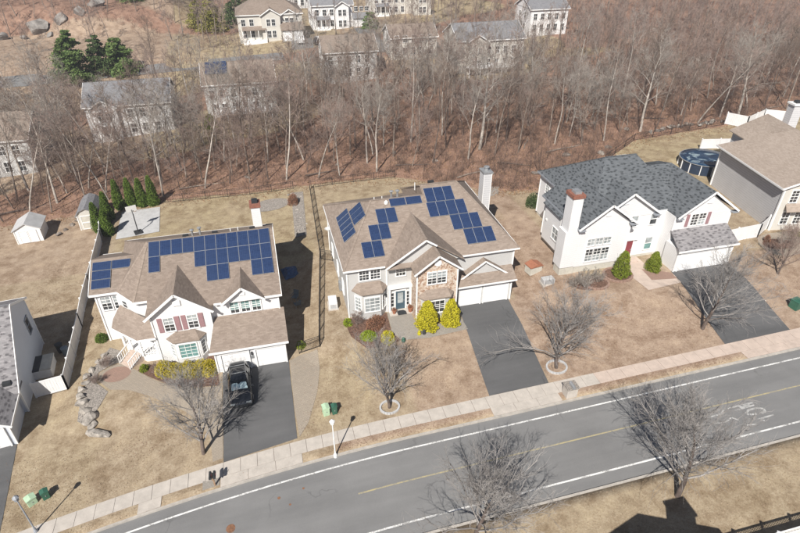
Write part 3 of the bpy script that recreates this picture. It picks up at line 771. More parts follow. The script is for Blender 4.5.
# ------------------------------------------------------------------ house 1: white, brown roof, yellow hedge
def house1():
    H = House('house', 'white two storey house with brown roof, mauve shutters and a yellow hedge', (-8, 46, 0.1))
    WS = 'white_siding'
    H.foot([(-11.2,40.8),(-0.65,40.8),(-0.65,53.2),(-14.5,53.2),(-14.5,44.6),(-12.7,42.7),(-11.2,42.7)], -0.6, 5.32, WS)
    H.foot([(-16.1,44.6),(-14.4,44.65),(-14.4,50.9),(-16.1,50.9)], -0.9, 5.3, WS)
    H.prism([(-11.1,40.2,-0.4),(-6.4,40.2,-0.4),(-6.4,40.2,5.2),(-8.8,40.2,7.12),(-11.1,40.2,5.25)], (0, 2.4, 0), WS)
    H.foot([(-6.45,37.8),(-0.55,37.8),(-0.55,40.85),(-6.45,40.85)], -0.4, 2.62, WS)
    H.prism([(-0.66,40.82,5.3),(-0.66,53.18,5.3),(-0.66,47,8.28)], (-0.3, 0, 0), WS)
    H.prism([(-5.15,40.44,5.3),(-2.0,40.44,5.3),(-2.0,40.44,5.5),(-3.58,40.44,6.68),(-5.15,40.44,5.5)], (0, 0.9, 0), WS)
    H.prism([(-16.08,44.62,5.28),(-16.08,50.88,5.28),(-16.08,47.7,6.8)], (1.6, 0, 0), WS)
    bs = 'brown_shingle'
    R0, R1 = (-11.3, 47.0, 8.5), (-0.35, 47.0, 8.5)
    rf = H.roof([[(-0.35,40.5,5.4), R1, R0, (-11.3,40.5,5.4)], [(-11.3,42.3,5.4), R0, (-12.6,42.3,5.4)], [(-12.6,42.3,5.4), R0, (-14.15,44.2,5.4)], [(-14.15,44.2,5.4), R0, (-14.85,53.5,5.4)], [(-14.85,53.5,5.4), R0, R1, (-0.35,53.5,5.4)]], bs)
    # left wing roof
    wr = H.roof([[(-16.45,44.3,5.4),(-13.0,44.3,5.4),(-12.4,47.7,6.98),(-16.45,47.7,6.98)], [(-16.45,47.7,6.98),(-12.4,47.7,6.98),(-12.4,51.2,5.4),(-16.45,51.2,5.4)]], bs, 'wing_roof')
    # front gable, small gable, garage roof, bay roof, porch roof
    gr = H.roof([[(-11.5,39.85,5.15),(-8.8,39.85,7.3),(-8.8,44.6,7.3),(-11.5,42.4,5.15)], [(-6.1,39.85,5.15),(-6.1,40.7,5.15),(-8.8,44.6,7.3),(-8.8,39.85,7.3)]], bs, 'gable_roof')
    H.roof([[(-5.35,40.15,5.45),(-3.57,40.15,6.85),(-3.57,43.6,6.85),(-5.35,40.7,5.45)], [(-1.8,40.15,5.45),(-1.8,40.7,5.45),(-3.57,43.6,6.85),(-3.57,40.15,6.85)]], bs, 'gable_roof')
    H.roof([[(-6.75,37.42,2.66),(-0.3,37.42,2.66),(-0.3,40.82,3.8),(-6.2,40.82,3.8)]], 'brown_shingle_light', 'garage_roof')
    H.roof([[(-10.35,40.2,2.72),(-9.75,39.45,2.68),(-9.45,40.22,3.32)], [(-9.75,39.45,2.68),(-7.6,39.45,2.68),(-7.9,40.22,3.32),(-9.45,40.22,3.32)], [(-7.6,39.45,2.68),(-7.05,40.2,2.72),(-7.9,40.22,3.32)]], bs, 'bay_roof', 0.08)
    H.roof([[(-14.9,42.3,3.1),(-12.6,40.05,3.1),(-11.9,41.75,4.1),(-13.4,43.3,4.1)], [(-12.6,40.05,3.1),(-11.12,40.05,3.1),(-11.12,41.6,4.1),(-11.9,41.75,4.1)], [(-14.9,42.3,3.1),(-13.4,43.3,4.1),(-14.3,44.4,4.0),(-14.85,43.2,3.4)]], 'brown_shingle_light', 'porch_roof', 0.1)
    # white edges
    for a, b, n in [((-0.32,40.5,5.42),(-0.32,47,8.52),'rake_board'), ((-0.32,47,8.52),(-0.32,53.5,5.42),'rake_board'), ((-6.0,40.47,5.42),(-5.3,40.47,5.42),'gutter'), ((-1.8,40.47,5.42),(-0.3,40.47,5.42),'gutter'),
                 ((-11.55,39.82,5.15),(-8.8,39.82,7.32),'rake_board'), ((-8.8,39.82,7.32),(-6.05,39.82,5.15),'rake_board'), ((-5.4,40.12,5.45),(-3.57,40.12,6.87),'rake_board'), ((-3.57,40.12,6.87),(-1.75,40.12,5.45),'rake_board'),
                 ((-6.8,37.38,2.67),(-0.28,37.38,2.67),'gutter'), ((-16.48,44.27,5.42),(-14.1,44.27,5.42),'gutter'), ((-16.48,44.25,5.42),(-16.48,47.7,7.0),'rake_board'), ((-14.87,53.52,5.4),(-0.33,53.52,5.4),'gutter'), ((-16.48,51.23,5.4),(-14.8,51.23,5.4),'gutter'),
                 ((-14.15,44.2,5.42),(-12.6,42.28,5.42),'gutter'), ((-12.6,42.28,5.42),(-11.4,42.28,5.42),'gutter'), ((-14.92,42.3,3.1),(-12.6,40.02,3.1),'gutter'), ((-12.6,40.02,3.1),(-11.1,40.02,3.1),'gutter')]: H.board(a, b, name=n)
    for x, y, z0, z1 in [(-0.62,37.78,-.1,2.6),(-6.42,37.78,-.1,2.6),(-0.66,40.78,3.7,5.3),(-6.4,40.18,0,5.1),(-11.1,40.18,0,5.1),(-16.1,44.58,-.3,5.2)]: H.post(x, y, z0, z1)
    H.ridge(rf, R0, R1, bs)
    for ln in ((R0, (-14.85,53.5,5.4)), (R0, (-14.15,44.2,5.4)), (R0, (-12.6,42.3,5.4))): H.ridge(rf, ln[0], ln[1], 'brown_shingle_light')
    # solar panels, front slope
    sl = (0, 1, 0.477); u = (1, 0, 0); k = 1 / math.sqrt(1 + 0.477 ** 2)
    def put(ix, row):
        y = 46.9 - (row + 0.5) * 1.46; x = -11.17 + (ix + 0.5) * 0.953
        H.panel(rf, PM_P, (x, y, 5.4 + 0.477 * (y - 40.5)), u, sl)
    for i in range(11): put(i, 0)
    for i in (0, 4, 5, 6, 7, 8, 9, 10): put(i, 1)
    for i in (5, 6, 9, 10): put(i, 2)
    ws = (0, 1, 0.465)
    for i, r in ((0, 0), (1, 0), (0, 1), (0, 2)):
        x = -16.3 + (i + 0.5) * 1.6; y = 47.35 - (r + 0.5) * 0.86
        H.panel(wr, PM_L, (x, y, 5.4 + 0.465 * (y - 44.3)), u, ws)
    for x, y, z, h, c in [(-7.6, 48.3, 7.9, 0.55, True), (-6.9, 48.2, 7.95, 0.7, True), (-4.2, 48.3, 7.9, 0.3, False), (-3.5, 48.2, 7.95, 0.35, False)]: H.vent(rf, x, y, z, h, 0.09 if c else 0.05, 'grey_metal' if c else 'pipe_white', c)
    for x in (-8.2, -5.6, -2.2): H.box('roof_vent', 'dark_plastic', x - 0.25, x + 0.25, 48.0, 48.35, 7.9, 8.12, parent=rf)
    # chimney on the back slope
    ch = H.box('chimney', 'white_siding', -2.15, -1.3, 50.6, 51.6, 5.0, 8.9)
    H.box('chimney_cap', 'brick_red', -2.25, -1.2, 50.5, 51.7, 8.9, 9.25, parent=ch); H.box('flue', 'dark_plastic', -2.0, -1.45, 50.8, 51.4, 9.25, 9.55, parent=ch)
    # windows
    H.window((-15.75,44.6,3.55), X_, 0.75, 1.35, 2, 4, ['pane_dark', 'pane_pale']); H.window((-15.25+.52,44.6,3.55), X_, 0.7-.38, 1.35, 1, 4, ['pane_dark', 'pane_pale'])
    H.window((-15.3,44.6,0.9), X_, 0.7, 1.4, 2, 4, ['pane_pale', 'pane_teal'])
    d45 = Vector((1.8, -1.9, 0)).normalized()
    H.window(Vector((-14.5,44.6,3.3)) + d45 * 0.95, d45, 0.6, 1.5, 1, 4)
    H.window((-10.15,40.2,3.5), X_, 0.75, 1.35, 2, 4, ['pane_dark', 'pane_pale'], shut='mauve'); H.window((-8.25,40.2,3.5), X_, 0.75, 1.35, 2, 4, ['pane_dark', 'pane_pale'], shut='mauve')
    m2 = H.mb(); m2.foot([(-10.15,40.25),(-9.65,39.62),(-7.7,39.62),(-7.25,40.25)], 0.0, 2.62); m2.build('bay', WS, H.root)
    H.window((-9.4,39.62,0.85), X_, 1.4, 1.45, 3, 4, 'pane_teal', mid=False); 
    H.window(Vector((-10.05,40.12,0.85)), Vector((0.5,-0.63,0)), 0.45, 1.4, 1, 4, 'pane_pale'); H.window(Vector((-7.62,39.74,0.85)), Vector((0.45,0.63,0)), 0.45, 1.4, 1, 4, 'pane_dark')
    for i in range(3): H.window((-4.75 + i * 0.92, 40.8, 3.95), X_, 0.68, 1.2, 2, 3, ['pane_dark', 'pane_teal', 'pane_teal', 'pane_teal'])
    # gable ornaments, downpipes
    H.box('gable_vent', 'white_trim', -9.1, -8.5, 40.1, 40.2, 6.0, 6.5); H.box('gable_vent', 'white_trim', -3.8, -3.35, 40.36, 40.44, 5.95, 6.3)
    # garage
    H.garage_door((-5.95,37.8,0.1), X_, 2.2, 1.95); H.garage_door((-3.1,37.8,0.1), X_, 2.4, 1.95)
    H.box('wall_lamp', 'dark_plastic', -3.52, -3.38, 37.66, 37.8, 1.55, 1.85); H.box('house_number_plate', 'grey_metal', -3.6, -3.3, 37.76, 37.8, 1.1, 1.4)
    # porch: floor, columns, rails, stair to the medallion, front door in the angled wall
    H.foot([(-14.35,44.2),(-14.3,42.6),(-12.5,40.75),(-11.15,40.7),(-11.15,42.65),(-12.7,42.65)], -0.2, 0.85, 'white_trim', 'porch_floor')
    for x, y in [(-14.4,42.55),(-12.65,40.7),(-11.35,40.5),(-13.7,41.85)]: H.post(x, y, 0.85, 3.0, 0.08, name='porch_column')
    H.door(Vector((-13.9,43.95,0.87)), d45, 0.95, 2.05, 'white_door')
    def rail(p, q, zb, zq=None):
        zq = zb if zq is None else zq; m2 = H.mb(); p = Vector((*p, zb)); q = Vector((*q, zq))
        for hh in (0.15, 0.9): m2.beam(p + Vector((0, 0, hh)), q + Vector((0, 0, hh)), 0.06, 0.06)
        n = max(2, int((q - p).length / 0.22))
        for i in range(n + 1):
            c = p.lerp(q, i / n); m2.box(c.x - .02, c.x + .02, c.y - .02, c.y + .02, c.z, c.z + .9)
        m2.build('railing', 'white_trim', H.root)
    rail((-12.65,40.75), (-11.3,40.7), 0.85); rail((-14.35,42.6), (-14.3,44.1), 0.85)
    dn = Vector((-0.72, -0.69, 0)); a0 = Vector((-13.75, 42.05, 0)); b0 = Vector((-12.75, 41.0, 0))
    for i in range(5):
        m2 = H.mb(); t = 0.28; z = 0.75 - i * 0.15
        m2.foot([tuple((a0 + dn * i * t).xy), tuple((b0 + dn * i * t).xy), tuple((b0 + dn * (i + 1) * t + dn * .02).xy), tuple((a0 + dn * (i + 1) * t + dn * .02).xy)][::-1], -0.2, z); m2.build('step', 'concrete_pink', H.root)
    rail(tuple(a0.xy), tuple((a0 + dn * 1.45).xy), 0.78, 0.08); rail(tuple(b0.xy), tuple((b0 + dn * 1.45).xy), 0.78, 0.08)
house1()

# ------------------------------------------------------------------ house 2: pale grey, stone gable, many panels
def house2():
    B = 1.2; H = House('house', 'pale grey two storey house with stone faced gable and brown hip roof with solar panels', (13, 47, B))
    GS = 'pale_grey_siding'; bs = 'brown_shingle_light'
    Z = lambda z: z + B
    def T(l): return [(x, y, z + B) for x, y, z in l]
    H.foot([(5.5,41.15),(21.55,41.15),(21.55,55.8),(14.45,55.8),(14.45,53.7),(5.5,53.7)], B - 0.7, Z(5.32), GS)
    # main roof: shared front slope, two ridges
    P0, P1, P2, P3 = (9.1,47.4,8.7), (14.35,47.4,8.7), (14.35,48.5,9.25), (18.0,48.5,9.25)
    rf = H.roof([T([(5.2,40.8,5.4),(21.9,40.8,5.4),P3,P2,P1,P0]), T([(5.2,40.8,5.4),P0,(5.2,54.3,5.4)]), T([(5.2,54.3,5.4),P0,P1,(14.35,55.2,5.2)]), T([(21.9,40.8,5.4),(21.9,56.2,5.4),P3]), T([(14.2,56.2,5.4),(14.2,48.5,9.25),P3,(21.9,56.2,5.4)])], bs)
    H.prism(T([(14.3,47.35,8.5),(14.3,48.5,9.15),(14.3,56.0,5.3),(14.3,55.0,5.1)]), (0.1, 0, 0), bs, 'cheek_wall')
    for a, b in ((P0, P1), (P2, P3), (P0, (5.2,40.8,5.4)), (P0, (5.2,54,5.4)), (P3, (21.9,40.8,5.4)), (P3, (21.9,56.2,5.4))): H.ridge(rf, (a[0], a[1], Z(a[2])), (b[0], b[1], Z(b[2])), bs)
    # entry gable
    eg = H.roof([T([(8.95,40.35,5.4),(12.6,40.35,7.85),(12.6,45.9,7.85),(8.95,41.0,5.4)]), T([(16.25,40.35,5.4),(16.25,41.0,5.4),(12.6,45.9,7.85),(12.6,40.35,7.85)])], 'brown_shingle', 'gable_roof')
    H.ridge(eg, (12.6,40.4,Z(7.85)), (12.6,45.8,Z(7.85)), bs)
    H.prism(T([(9.2,40.74,5.25),(16.0,40.74,5.25),(12.6,40.74,7.6)]), (0, 1.2, 0), GS)
    H.roof([T([(9.0,40.36,5.28),(11.4,40.36,5.28),(11.4,40.75,5.5),(9.3,40.75,5.5)])], bs, 'pent_roof', 0.1)
    # stone gable bay
    H.prism(T([(11.5,39.3,-0.6),(15.3,39.3,-0.6),(15.3,39.3,5.3),(13.4,39.3,6.7),(11.5,39.3,5.3)]), (0, 2.3, 0), 'stone_veneer')
    sg = H.roof([T([(11.2,38.9,5.3),(13.4,38.9,6.95),(13.4,41.4,6.95),(11.2,41.1,5.3)]), T([(15.6,38.9,5.3),(15.6,41.1,5.3),(13.4,42.2,6.95),(13.4,38.9,6.95)])], 'brown_shingle', 'gable_roof')
    H.ridge(sg, (13.4,38.95,Z(6.95)), (13.4,41.3,Z(6.95)), bs)
    # garage with decorative gable
    H.foot([(15.75,40.2),(21.2,40.2),(21.2,41.2),(15.75,41.2)], B - 0.5, Z(2.6), GS)
    H.roof([T([(15.35,39.72,2.62),(21.5,39.72,2.62),(21.5,41.16,3.45),(15.35,41.16,3.45)])], bs, 'garage_roof')
    H.prism(T([(16.1,40.72,2.9),(20.85,40.72,2.9),(18.47,40.72,4.5)]), (0, 0.5, 0), GS)
    H.roof([T([(15.9,40.45,2.85),(18.47,40.45,4.68),(18.47,41.2,4.68),(15.9,41.2,2.85)]), T([(21.05,40.45,2.85),(21.05,41.2,2.85),(18.47,41.2,4.68),(18.47,40.45,4.68)])], bs, 'gable_roof', 0.1)
    # bay window left
    H.foot([(6.1,41.2),(6.8,40.45),(8.45,40.45),(9.0,41.2)], B - 0.6, Z(2.9), GS, 'bay')
    H.roof([T([(5.85,41.16,3.05),(6.65,40.2,3.0),(6.4,41.17,3.75)]), T([(6.65,40.2,3.0),(8.6,40.2,3.0),(8.5,41.17,3.75),(6.4,41.17,3.75)]), T([(8.6,40.2,3.0),(9.25,41.16,3.05),(8.5,41.17,3.75)])], bs, 'bay_roof', 0.08)
    H.window((6.95,40.45,Z(0.9)), X_, 1.35, 1.5, 3, 4, 'pane_pale'); H.window(Vector((6.2,41.09,Z(0.9))), Vector((.7,-.75,0)), 0.6, 1.5, 2, 4, 'pane_pale'); H.window(Vector((8.6,40.65,Z(0.9))), Vector((.55,.75,0)), 0.5, 1.5, 2, 4, 'pane_dark')
    # stone bay lower roof and window
    H.roof([T([(11.55,39.32,2.65),(12.1,38.65,2.6),(12.4,39.32,3.25)]), T([(12.1,38.65,2.6),(14.6,38.65,2.6),(14.35,39.32,3.25),(12.4,39.32,3.25)]), T([(14.6,38.65,2.6),(15.1,39.32,2.65),(14.35,39.32,3.25)])], bs, 'bay_roof', 0.1)
    H.foot([(11.9,39.35),(12.2,38.85),(14.5,38.85),(14.8,39.35)], B - 0.5, Z(2.55), GS, 'bay')
    H.window((12.7,38.85,Z(0.9)), X_, 1.3, 1.3, 3, 3, 'pane_dark')
    H.window((12.5,39.3,Z(3.85)), X_, 0.78, 1.2, 2, 4, ['pane_dark', 'pane_pale']); H.window((13.42,39.3,Z(3.85)), X_, 0.78, 1.2, 2, 4, ['pane_dark', 'pane_pale'])
    m2 = H.mb(); m2.tube([(13.4,39.3,Z(6.0)), (13.4,39.22,Z(6.0))], 0.33, 14); m2.build('gable_vent', 'white_trim', H.root)
    # upper windows, entry
    H.window((6.65,41.15,Z(4.0)), X_, 0.85, 1.15, 3, 4, 'pane_dark'); H.window((7.68,41.15,Z(4.0)), X_, 0.85, 1.15, 3, 4, 'pane_dark'); H.window((10.05,41.15,Z(3.95)), X_, 0.85, 1.0, 3, 3, 'pane_dark')
    H.door((9.98,41.15,Z(0.15)), X_, 0.9, 2.1, 'dark_door')
    for x in (9.55, 11.05): H.window((x,41.15,Z(0.5)), X_, 0.25, 1.6, 1, 4, 'pane_dark', mid=False, bor=0.05)
    H.foot([(9.25,41.16),(9.25,40.3),(11.45,40.3),(11.45,41.16)][::-1], B - 0.4, Z(0.13), 'concrete', 'door_step')
    for x in (9.35, 11.35): H.post(x, 40.95, Z(0.13), Z(2.7), 0.1, name='column')
    H.box('entry_lintel', 'white_trim', 9.2, 11.5, 40.8, 41.14, Z(2.7), Z(2.95)); H.box('wall_lamp', 'dark_plastic', 9.02, 9.12, 41.0, 41.14, Z(1.8), Z(2.15))
    # left wall: windows, dish, cabinet
    NY = (0, -1)
    for y in (44.2, 47.5, 51.0): H.window((5.5,y,Z(3.9)), NY, 0.8, 1.2, 2, 4); H.window((5.5,y,Z(1.1)), NY, 0.8, 1.3, 2, 4)
    H.box('meter_cabinet', 'grey_metal', 5.2, 5.5, 44.7, 45.3, Z(0.6), Z(1.5))
    m2 = H.mb(); m2.lathe([(0.05, 0), (0.25, 0.06), (0.36, 0.16), (0.34, 0.17), (0.2, 0.08)], (5.1,50.0,Z(4.6)), 14); m2.beam((5.1,50,Z(4.6)), (5.5,50,Z(4.4)), 0.05, 0.05); m2.build('dish', 'pipe_white', H.root)
    for a, b, n in [((5.17,40.77,5.42),(9.0,40.77,5.42),'gutter'),((15.9,40.77,5.42),(21.93,40.77,5.42),'gutter'),((5.17,40.75,5.42),(5.17,54.02,5.42),'gutter'),((21.93,40.75,5.42),(21.93,56.22,5.42),'gutter'),((5.17,54.03,5.4),(13.2,54.03,5.4),'gutter'),
                 ((8.9,40.32,5.38),(12.6,40.32,7.87),'rake_board'),((12.6,40.32,7.87),(13.6,40.32,7.2),'rake_board'),((11.15,38.87,5.28),(13.4,38.87,6.97),'rake_board'),((13.4,38.87,6.97),(15.65,38.87,5.28),'rake_board'),
                 ((15.85,40.42,2.83),(18.47,40.42,4.7),'rake_board'),((18.47,40.42,4.7),(21.1,40.42,2.83),'rake_board'),((15.3,39.69,2.63),(21.53,39.69,2.63),'gutter')]:
        H.board((a[0], a[1], Z(a[2])), (b[0], b[1], Z(b[2])), name=n, ht=0.16)
    for x, y, z0, z1 in [(5.5,41.13,-.2,5.3),(9.15,41.13,-.1,5.3),(11.5,39.28,-.2,5.2),(15.3,39.28,-.1,5.2),(21.53,41.13,3.4,5.3),(21.2,40.18,-.1,2.6),(5.5,53.68,-.2,5.3)]: H.post(x, y, Z(z0), Z(z1))
    H.garage_door((15.95,40.2,Z(0.05)), X_, 2.1, 2.1); H.garage_door((18.45,40.2,Z(0.05)), X_, 2.35, 2.1)
    # chimney on the right wall
    ch = H.box('chimney', 'light_grey_siding', 21.55, 22.4, 49.7, 50.9, B - 0.5, Z(9.1))
    H.box('chimney_cap', 'grey_metal', 21.45, 22.5, 49.6, 51.0, Z(9.1), Z(9.22), parent=ch); m2 = H.mb(); m2.lathe([(0.22, 0), (0.22, 0.3), (0.3, 0.32), (0.3, 0.4)], (22.0,50.3,Z(9.22)), 12); m2.build('flue', 'grey_metal', ch)
    for x in (21.56, 22.39): m2 = H.mb(); m2.box(x - 0.03, x + 0.03, 49.67, 49.73, Z(0), Z(9.05)); m2.build('corner_board', 'white_trim', ch)
    # panels
    sl = (0, 1, 0.5); u = (1, 0, 0)
    def put(x0, n, y_top, me=PM_P2, w=0.957, hh=1.52):
        for i in range(n):
            y = y_top - hh / 2; H.panel(rf, me, (x0 + (i + 0.5) * w, y, Z(5.4 + 0.5 * (y - 40.8))), u, sl)
    put(14.43, 3, 47.98); put(14.3, 4, 46.42); put(16.2, 3, 44.86); put(17.05, 3, 43.28)
    put(10.8, 2, 47.28, PM_L, 1.6, 0.82); put(9.27, 2, 46.36); put(8.25, 2, 44.82); put(7.25, 2, 43.24)
    a = (8.7 - 5.4) / 3.9
    for x0, ys in ((6.55, (45.0, 46.0, 47.0, 48.0, 49.0)), (7.74, (46.2, 47.15, 48.1))):
        for y in ys: H.panel(rf, PM_L90, (x0, y, Z(5.4 + a * (x0 - 5.2))), (0, -1, 0), (1, 0, a))
    for x, y, z, h, c in [(11.5,49.0,7.9,0.7,True),(12.1,48.9,7.95,0.7,True),(9.6,48.2,8.3,0.3,False),(10.4,48.3,8.25,0.3,False),(14.0,49.3,8.6,0.55,False)]: H.vent(rf, x, y, Z(z), h, 0.1 if c else 0.05, 'grey_metal' if c else 'pipe_white', c)
    m2 = H.mb(); m2.lathe([(0.2, 0), (0.2, 0.2), (0.06, 0.35)], (10.5,46.9,Z(8.42)), 10); m2.build('roof_vent', 'pipe_white', rf)
    H.box('roof_vent', 'dark_plastic', 15.4, 16.0, 49.3, 49.6, Z(8.85), Z(9.1), parent=rf)
PM_L90 = panel_mesh(0.95, 1.48); PM_P2 = panel_mesh(0.94, 1.7)
house2()

# ------------------------------------------------------------------ house 3: white, spotted dark roof, red door
def house3():
    B = 2.0; H = House('house', 'white house with spotted slate grey roof, red door and tall white chimney', (36, 48, B))
    WS = 'white_siding'; ss_ = 'spotted_shingle'; Z = lambda z: z + B
    def T(l): return [(x, y, z + B) for x, y, z in l]
    FN = 'foundation'
    H.foot([(28.7,41.7),(34.2,41.7),(34.2,49.0),(28.7,49.0)], Z(0.75), Z(5.32), WS); H.foot([(28.76,41.76),(34.1,41.76),(34.1,48.95),(28.76,48.95)], B - 0.8, Z(0.75), FN, 'foundation')
    H.foot([(30.9,42.87),(39.2,42.87),(39.2,54.7),(30.9,54.7)], Z(0.3), Z(5.3), WS); H.foot([(30.96,42.93),(39.1,42.93),(39.1,54.64),(30.96,54.64)], B - 0.8, Z(0.3), FN, 'foundation')
    H.foot([(39.0,41.35),(45.6,41.35),(45.6,54.0),(39.0,54.0)], B - 0.6, Z(5.3), WS)
    H.foot([(38.8,39.4),(45.3,39.4),(45.3,41.4),(38.8,41.4)], B - 0.5, Z(2.6), WS)
    H.prism(T([(28.7,41.71,5.2),(34.2,41.71,5.2),(31.45,41.71,7.35)]), (0, 3.5, 0), WS); H.prism(T([(31.0,42.82,5.1),(38.0,42.82,5.1),(38.0,42.82,5.25),(34.5,42.82,7.7),(31.0,42.82,5.25)]), (0, 2.5, 0), WS); H.prism(T([(39.0,41.36,5.2),(45.6,41.36,5.2),(42.5,41.36,7.6)]), (0, 3, 0), WS)
    P0, P1 = (34.6,48.6,9.25), (38.3,48.6,9.25)
    rf = H.roof([T([(30.55,42.85,5.4),(41.5,42.85,5.4),P1,P0]), T([(30.55,42.85,5.4),P0,(30.55,55.0,5.4)]), T([(30.55,55.0,5.4),P0,P1,(42.6,55.0,5.4)]), T([(41.5,42.85,5.4),(42.6,55.0,5.4),P1])], ss_)
    for a, b in ((P0, P1), (P0, (30.55,55,5.4)), (P1, (42.6,55,5.4))): H.ridge(rf, (a[0], a[1], Z(a[2])), (b[0], b[1], Z(b[2])), 'spotted_shingle')
    # left gable roof running back, middle gable, right gable
    lg = H.roof([T([(28.3,41.25,5.35),(31.45,41.25,7.62),(31.45,49.0,7.62),(28.3,49.2,5.35)]), T([(34.6,41.25,5.35),(34.6,43.6,5.35),(31.45,49.0,7.62),(31.45,41.25,7.62)])], ss_, 'gable_roof')
    mg = H.roof([T([(30.9,42.45,5.35),(34.5,42.45,7.9),(34.5,47.0,7.9),(30.9,43.4,5.35)]), T([(38.1,42.45,5.35),(38.1,43.4,5.35),(34.5,47.0,7.9),(34.5,42.45,7.9)])], ss_, 'gable_roof')
    rg = H.roof([T([(39.05,40.95,5.4),(42.6,40.95,7.85),(42.9,48.4,7.85),(39.05,48.4,5.4)]), T([(46.1,40.95,5.4),(46.1,54.2,5.4),(42.9,48.4,7.85),(42.6,40.95,7.85)]), T([(39.05,54.2,5.4),(42.9,48.4,7.85),(46.1,54.2,5.4)]), T([(37.5,48.4,7.85),(42.9,48.4,7.85),(42.9,54.2,5.4),(37.5,54.2,5.4)]), T([(37.5,48.4,7.85),(37.5,43.5,5.4),(42.9,43.5,5.4),(42.9,48.4,7.85)])], ss_, 'gable_roof')
    H.roof([T([(38.55,39.05,2.62),(45.6,39.05,2.62),(45.6,41.37,3.8),(38.9,41.37,3.8)])], 'mottled_shingle', 'garage_roof')
    for a, b, n in [((28.25,41.22,5.33),(31.45,41.22,7.64),'rake_board'),((31.45,41.22,7.64),(34.65,41.22,5.33),'rake_board'),((30.85,42.42,5.33),(34.5,42.42,7.92),'rake_board'),((34.5,42.42,7.92),(38.15,42.42,5.33),'rake_board'),
                 ((39.0,40.92,5.38),(42.6,40.92,7.87),'rake_board'),((42.6,40.92,7.87),(46.15,40.92,5.38),'rake_board'),((38.5,39.02,2.63),(45.65,39.02,2.63),'gutter'),((28.27,41.25,5.37),(28.27,49.2,5.37),'gutter'),((30.52,49.2,5.42),(30.52,55.02,5.42),'gutter'),((37.9,42.82,5.42),(39.1,42.82,5.42),'gutter'),((30.5,55.03,5.4),(42.6,55.03,5.4),'gutter')]:
        H.board((a[0], a[1], Z(a[2])), (b[0], b[1], Z(b[2])), name=n, ht=0.2, mat='grey_trim' if a[0] in (28.27, 30.52) else 'white_trim')
    for x, y in [(28.62,41.42),(34.3,41.42),(37.75,42.6),(39.35,41.15),(45.85,41.15)]:      # eave returns
        m2 = H.mb(); m2.box(x - 0.35, x + 0.35, y - 0.25, y + 0.28, Z(5.12), Z(5.22)); m2.build('eave_return', 'grey_trim', H.root)
    # chimney at the left front corner
    m2 = H.mb(); m2.foot([(27.05,41.6),(28.72,41.6),(28.72,43.0),(27.05,43.0)], Z(0.9), Z(5.0)); m2.foot([(27.25,41.6),(28.3,41.6),(28.3,42.9),(27.25,42.9)], Z(5.0), Z(8.6))
    ch = m2.build('chimney', WS, H.root)
    H.box('chimney_cap', 'brick_red', 27.15, 28.4, 41.5, 43.0, Z(8.6), Z(8.95), parent=ch); H.box('flue', 'grey_metal', 27.45, 28.1, 41.8, 42.6, Z(8.95), Z(9.2), parent=ch); H.box('chimney_foot', FN, 27.15, 28.7, 41.7, 42.9, B - 0.8, Z(0.9), parent=ch)
    # bump-out with its own little roof and window on the left wall
    H.foot([(28.2,44.6),(28.72,44.6),(28.72,48.0),(28.2,48.0)], Z(0.9), Z(5.0), WS, 'bump_out'); H.roof([T([(27.95,44.4,5.0),(28.8,44.4,5.4),(28.8,48.2,5.4),(27.95,48.2,5.0)])], ss_, 'bump_out_roof', 0.1)
    NY = (0, -1)
    H.window((28.2,45.9,Z(2.0)), NY, 1.1, 1.3, 2, 2, 'pane_pale'); H.window((30.9,53.2,Z(3.5)), NY, 0.8, 1.3, 2, 4, 'pane_pale')
    H.box('dryer_vent', 'pipe_white', 28.1, 28.2, 47.3, 47.5, Z(3.2), Z(3.4))
    # front windows: triple with transom
    for i in range(3):
        x = 29.75 + i * 0.9; H.window((x,41.71,Z(1.25)), X_, 0.76, 1.4, 2, 4, ['pane_pale', 'pane_dark']); H.window((x,41.71,Z(3.1)), X_, 0.76, 0.75, 2, 2, 'pane_pale', mid=False)
    H.window((35.1,42.87,Z(3.9)), X_, 0.75, 1.2, 1, 2, ['pane_dark', 'pane_pale']); H.window((37.35,42.87,Z(3.9)), X_, 0.75, 1.2, 1, 2, ['pane_dark', 'pane_pale']); H.window((37.45,42.87,Z(0.9)), X_, 0.8, 1.4, 1, 2, ['pane_teal', 'pane_pale'])
    H.door((35.0,42.87,Z(0.15)), X_, 0.95, 2.1, 'red_door', False); H.box('door_hood', 'white_trim', 34.7, 36.3, 42.6, 42.87, Z(2.35), Z(2.5)); H.foot([(34.6,41.9),(36.5,41.9),(36.5,42.9),(34.6,42.9)], B - 0.5, Z(0.13), 'concrete_pink', 'door_step')
    H.window((40.95,41.36,Z(4.1)), X_, 0.75, 1.25, 2, 4); H.window((41.85,41.36,Z(4.1)), X_, 0.75, 1.25, 2, 4, ['pane_pale', 'pane_dark'])
    for x in (40.5, 43.0): m2 = H.mb(); m2.box(x - 0.18, x + 0.18, 41.3, 41.36, Z(4.0), Z(5.4)); m2.build('shutter', 'mauve', H.root)
    for x, z in ((31.45, 6.5), (34.0, 6.9), (42.6, 6.7)):
        y = 41.62 if x < 33 else (42.74 if x < 38 else 41.27); m2 = H.mb(); m2.box(x - 0.3, x + 0.3, y, y + 0.1, Z(z - .25), Z(z + .25)); m2.build('gable_vent', 'white_trim', H.root)
    H.garage_door((39.2,39.4,Z(0.05)), X_, 5.4, 2.05, cols=8)
    m2 = H.mb(); m2.beam((37.0,50.0,Z(8.55)), (38.2,49.9,Z(8.6)), 0.3, 0.12); m2.build('roof_vent', 'pipe_white', rf)
    for x, y, z0, z1 in [(28.7,41.68,.8,5.1),(34.2,41.68,.8,5.1),(39.0,41.33,3.7,5.2),(45.6,41.33,3.7,5.2),(45.3,39.38,0,2.6),(38.8,39.38,0,2.6),(30.9,54.7,.3,5.2),(28.7,49.0,.8,5.2)]: H.post(x, y, Z(z0), Z(z1), 0.055)
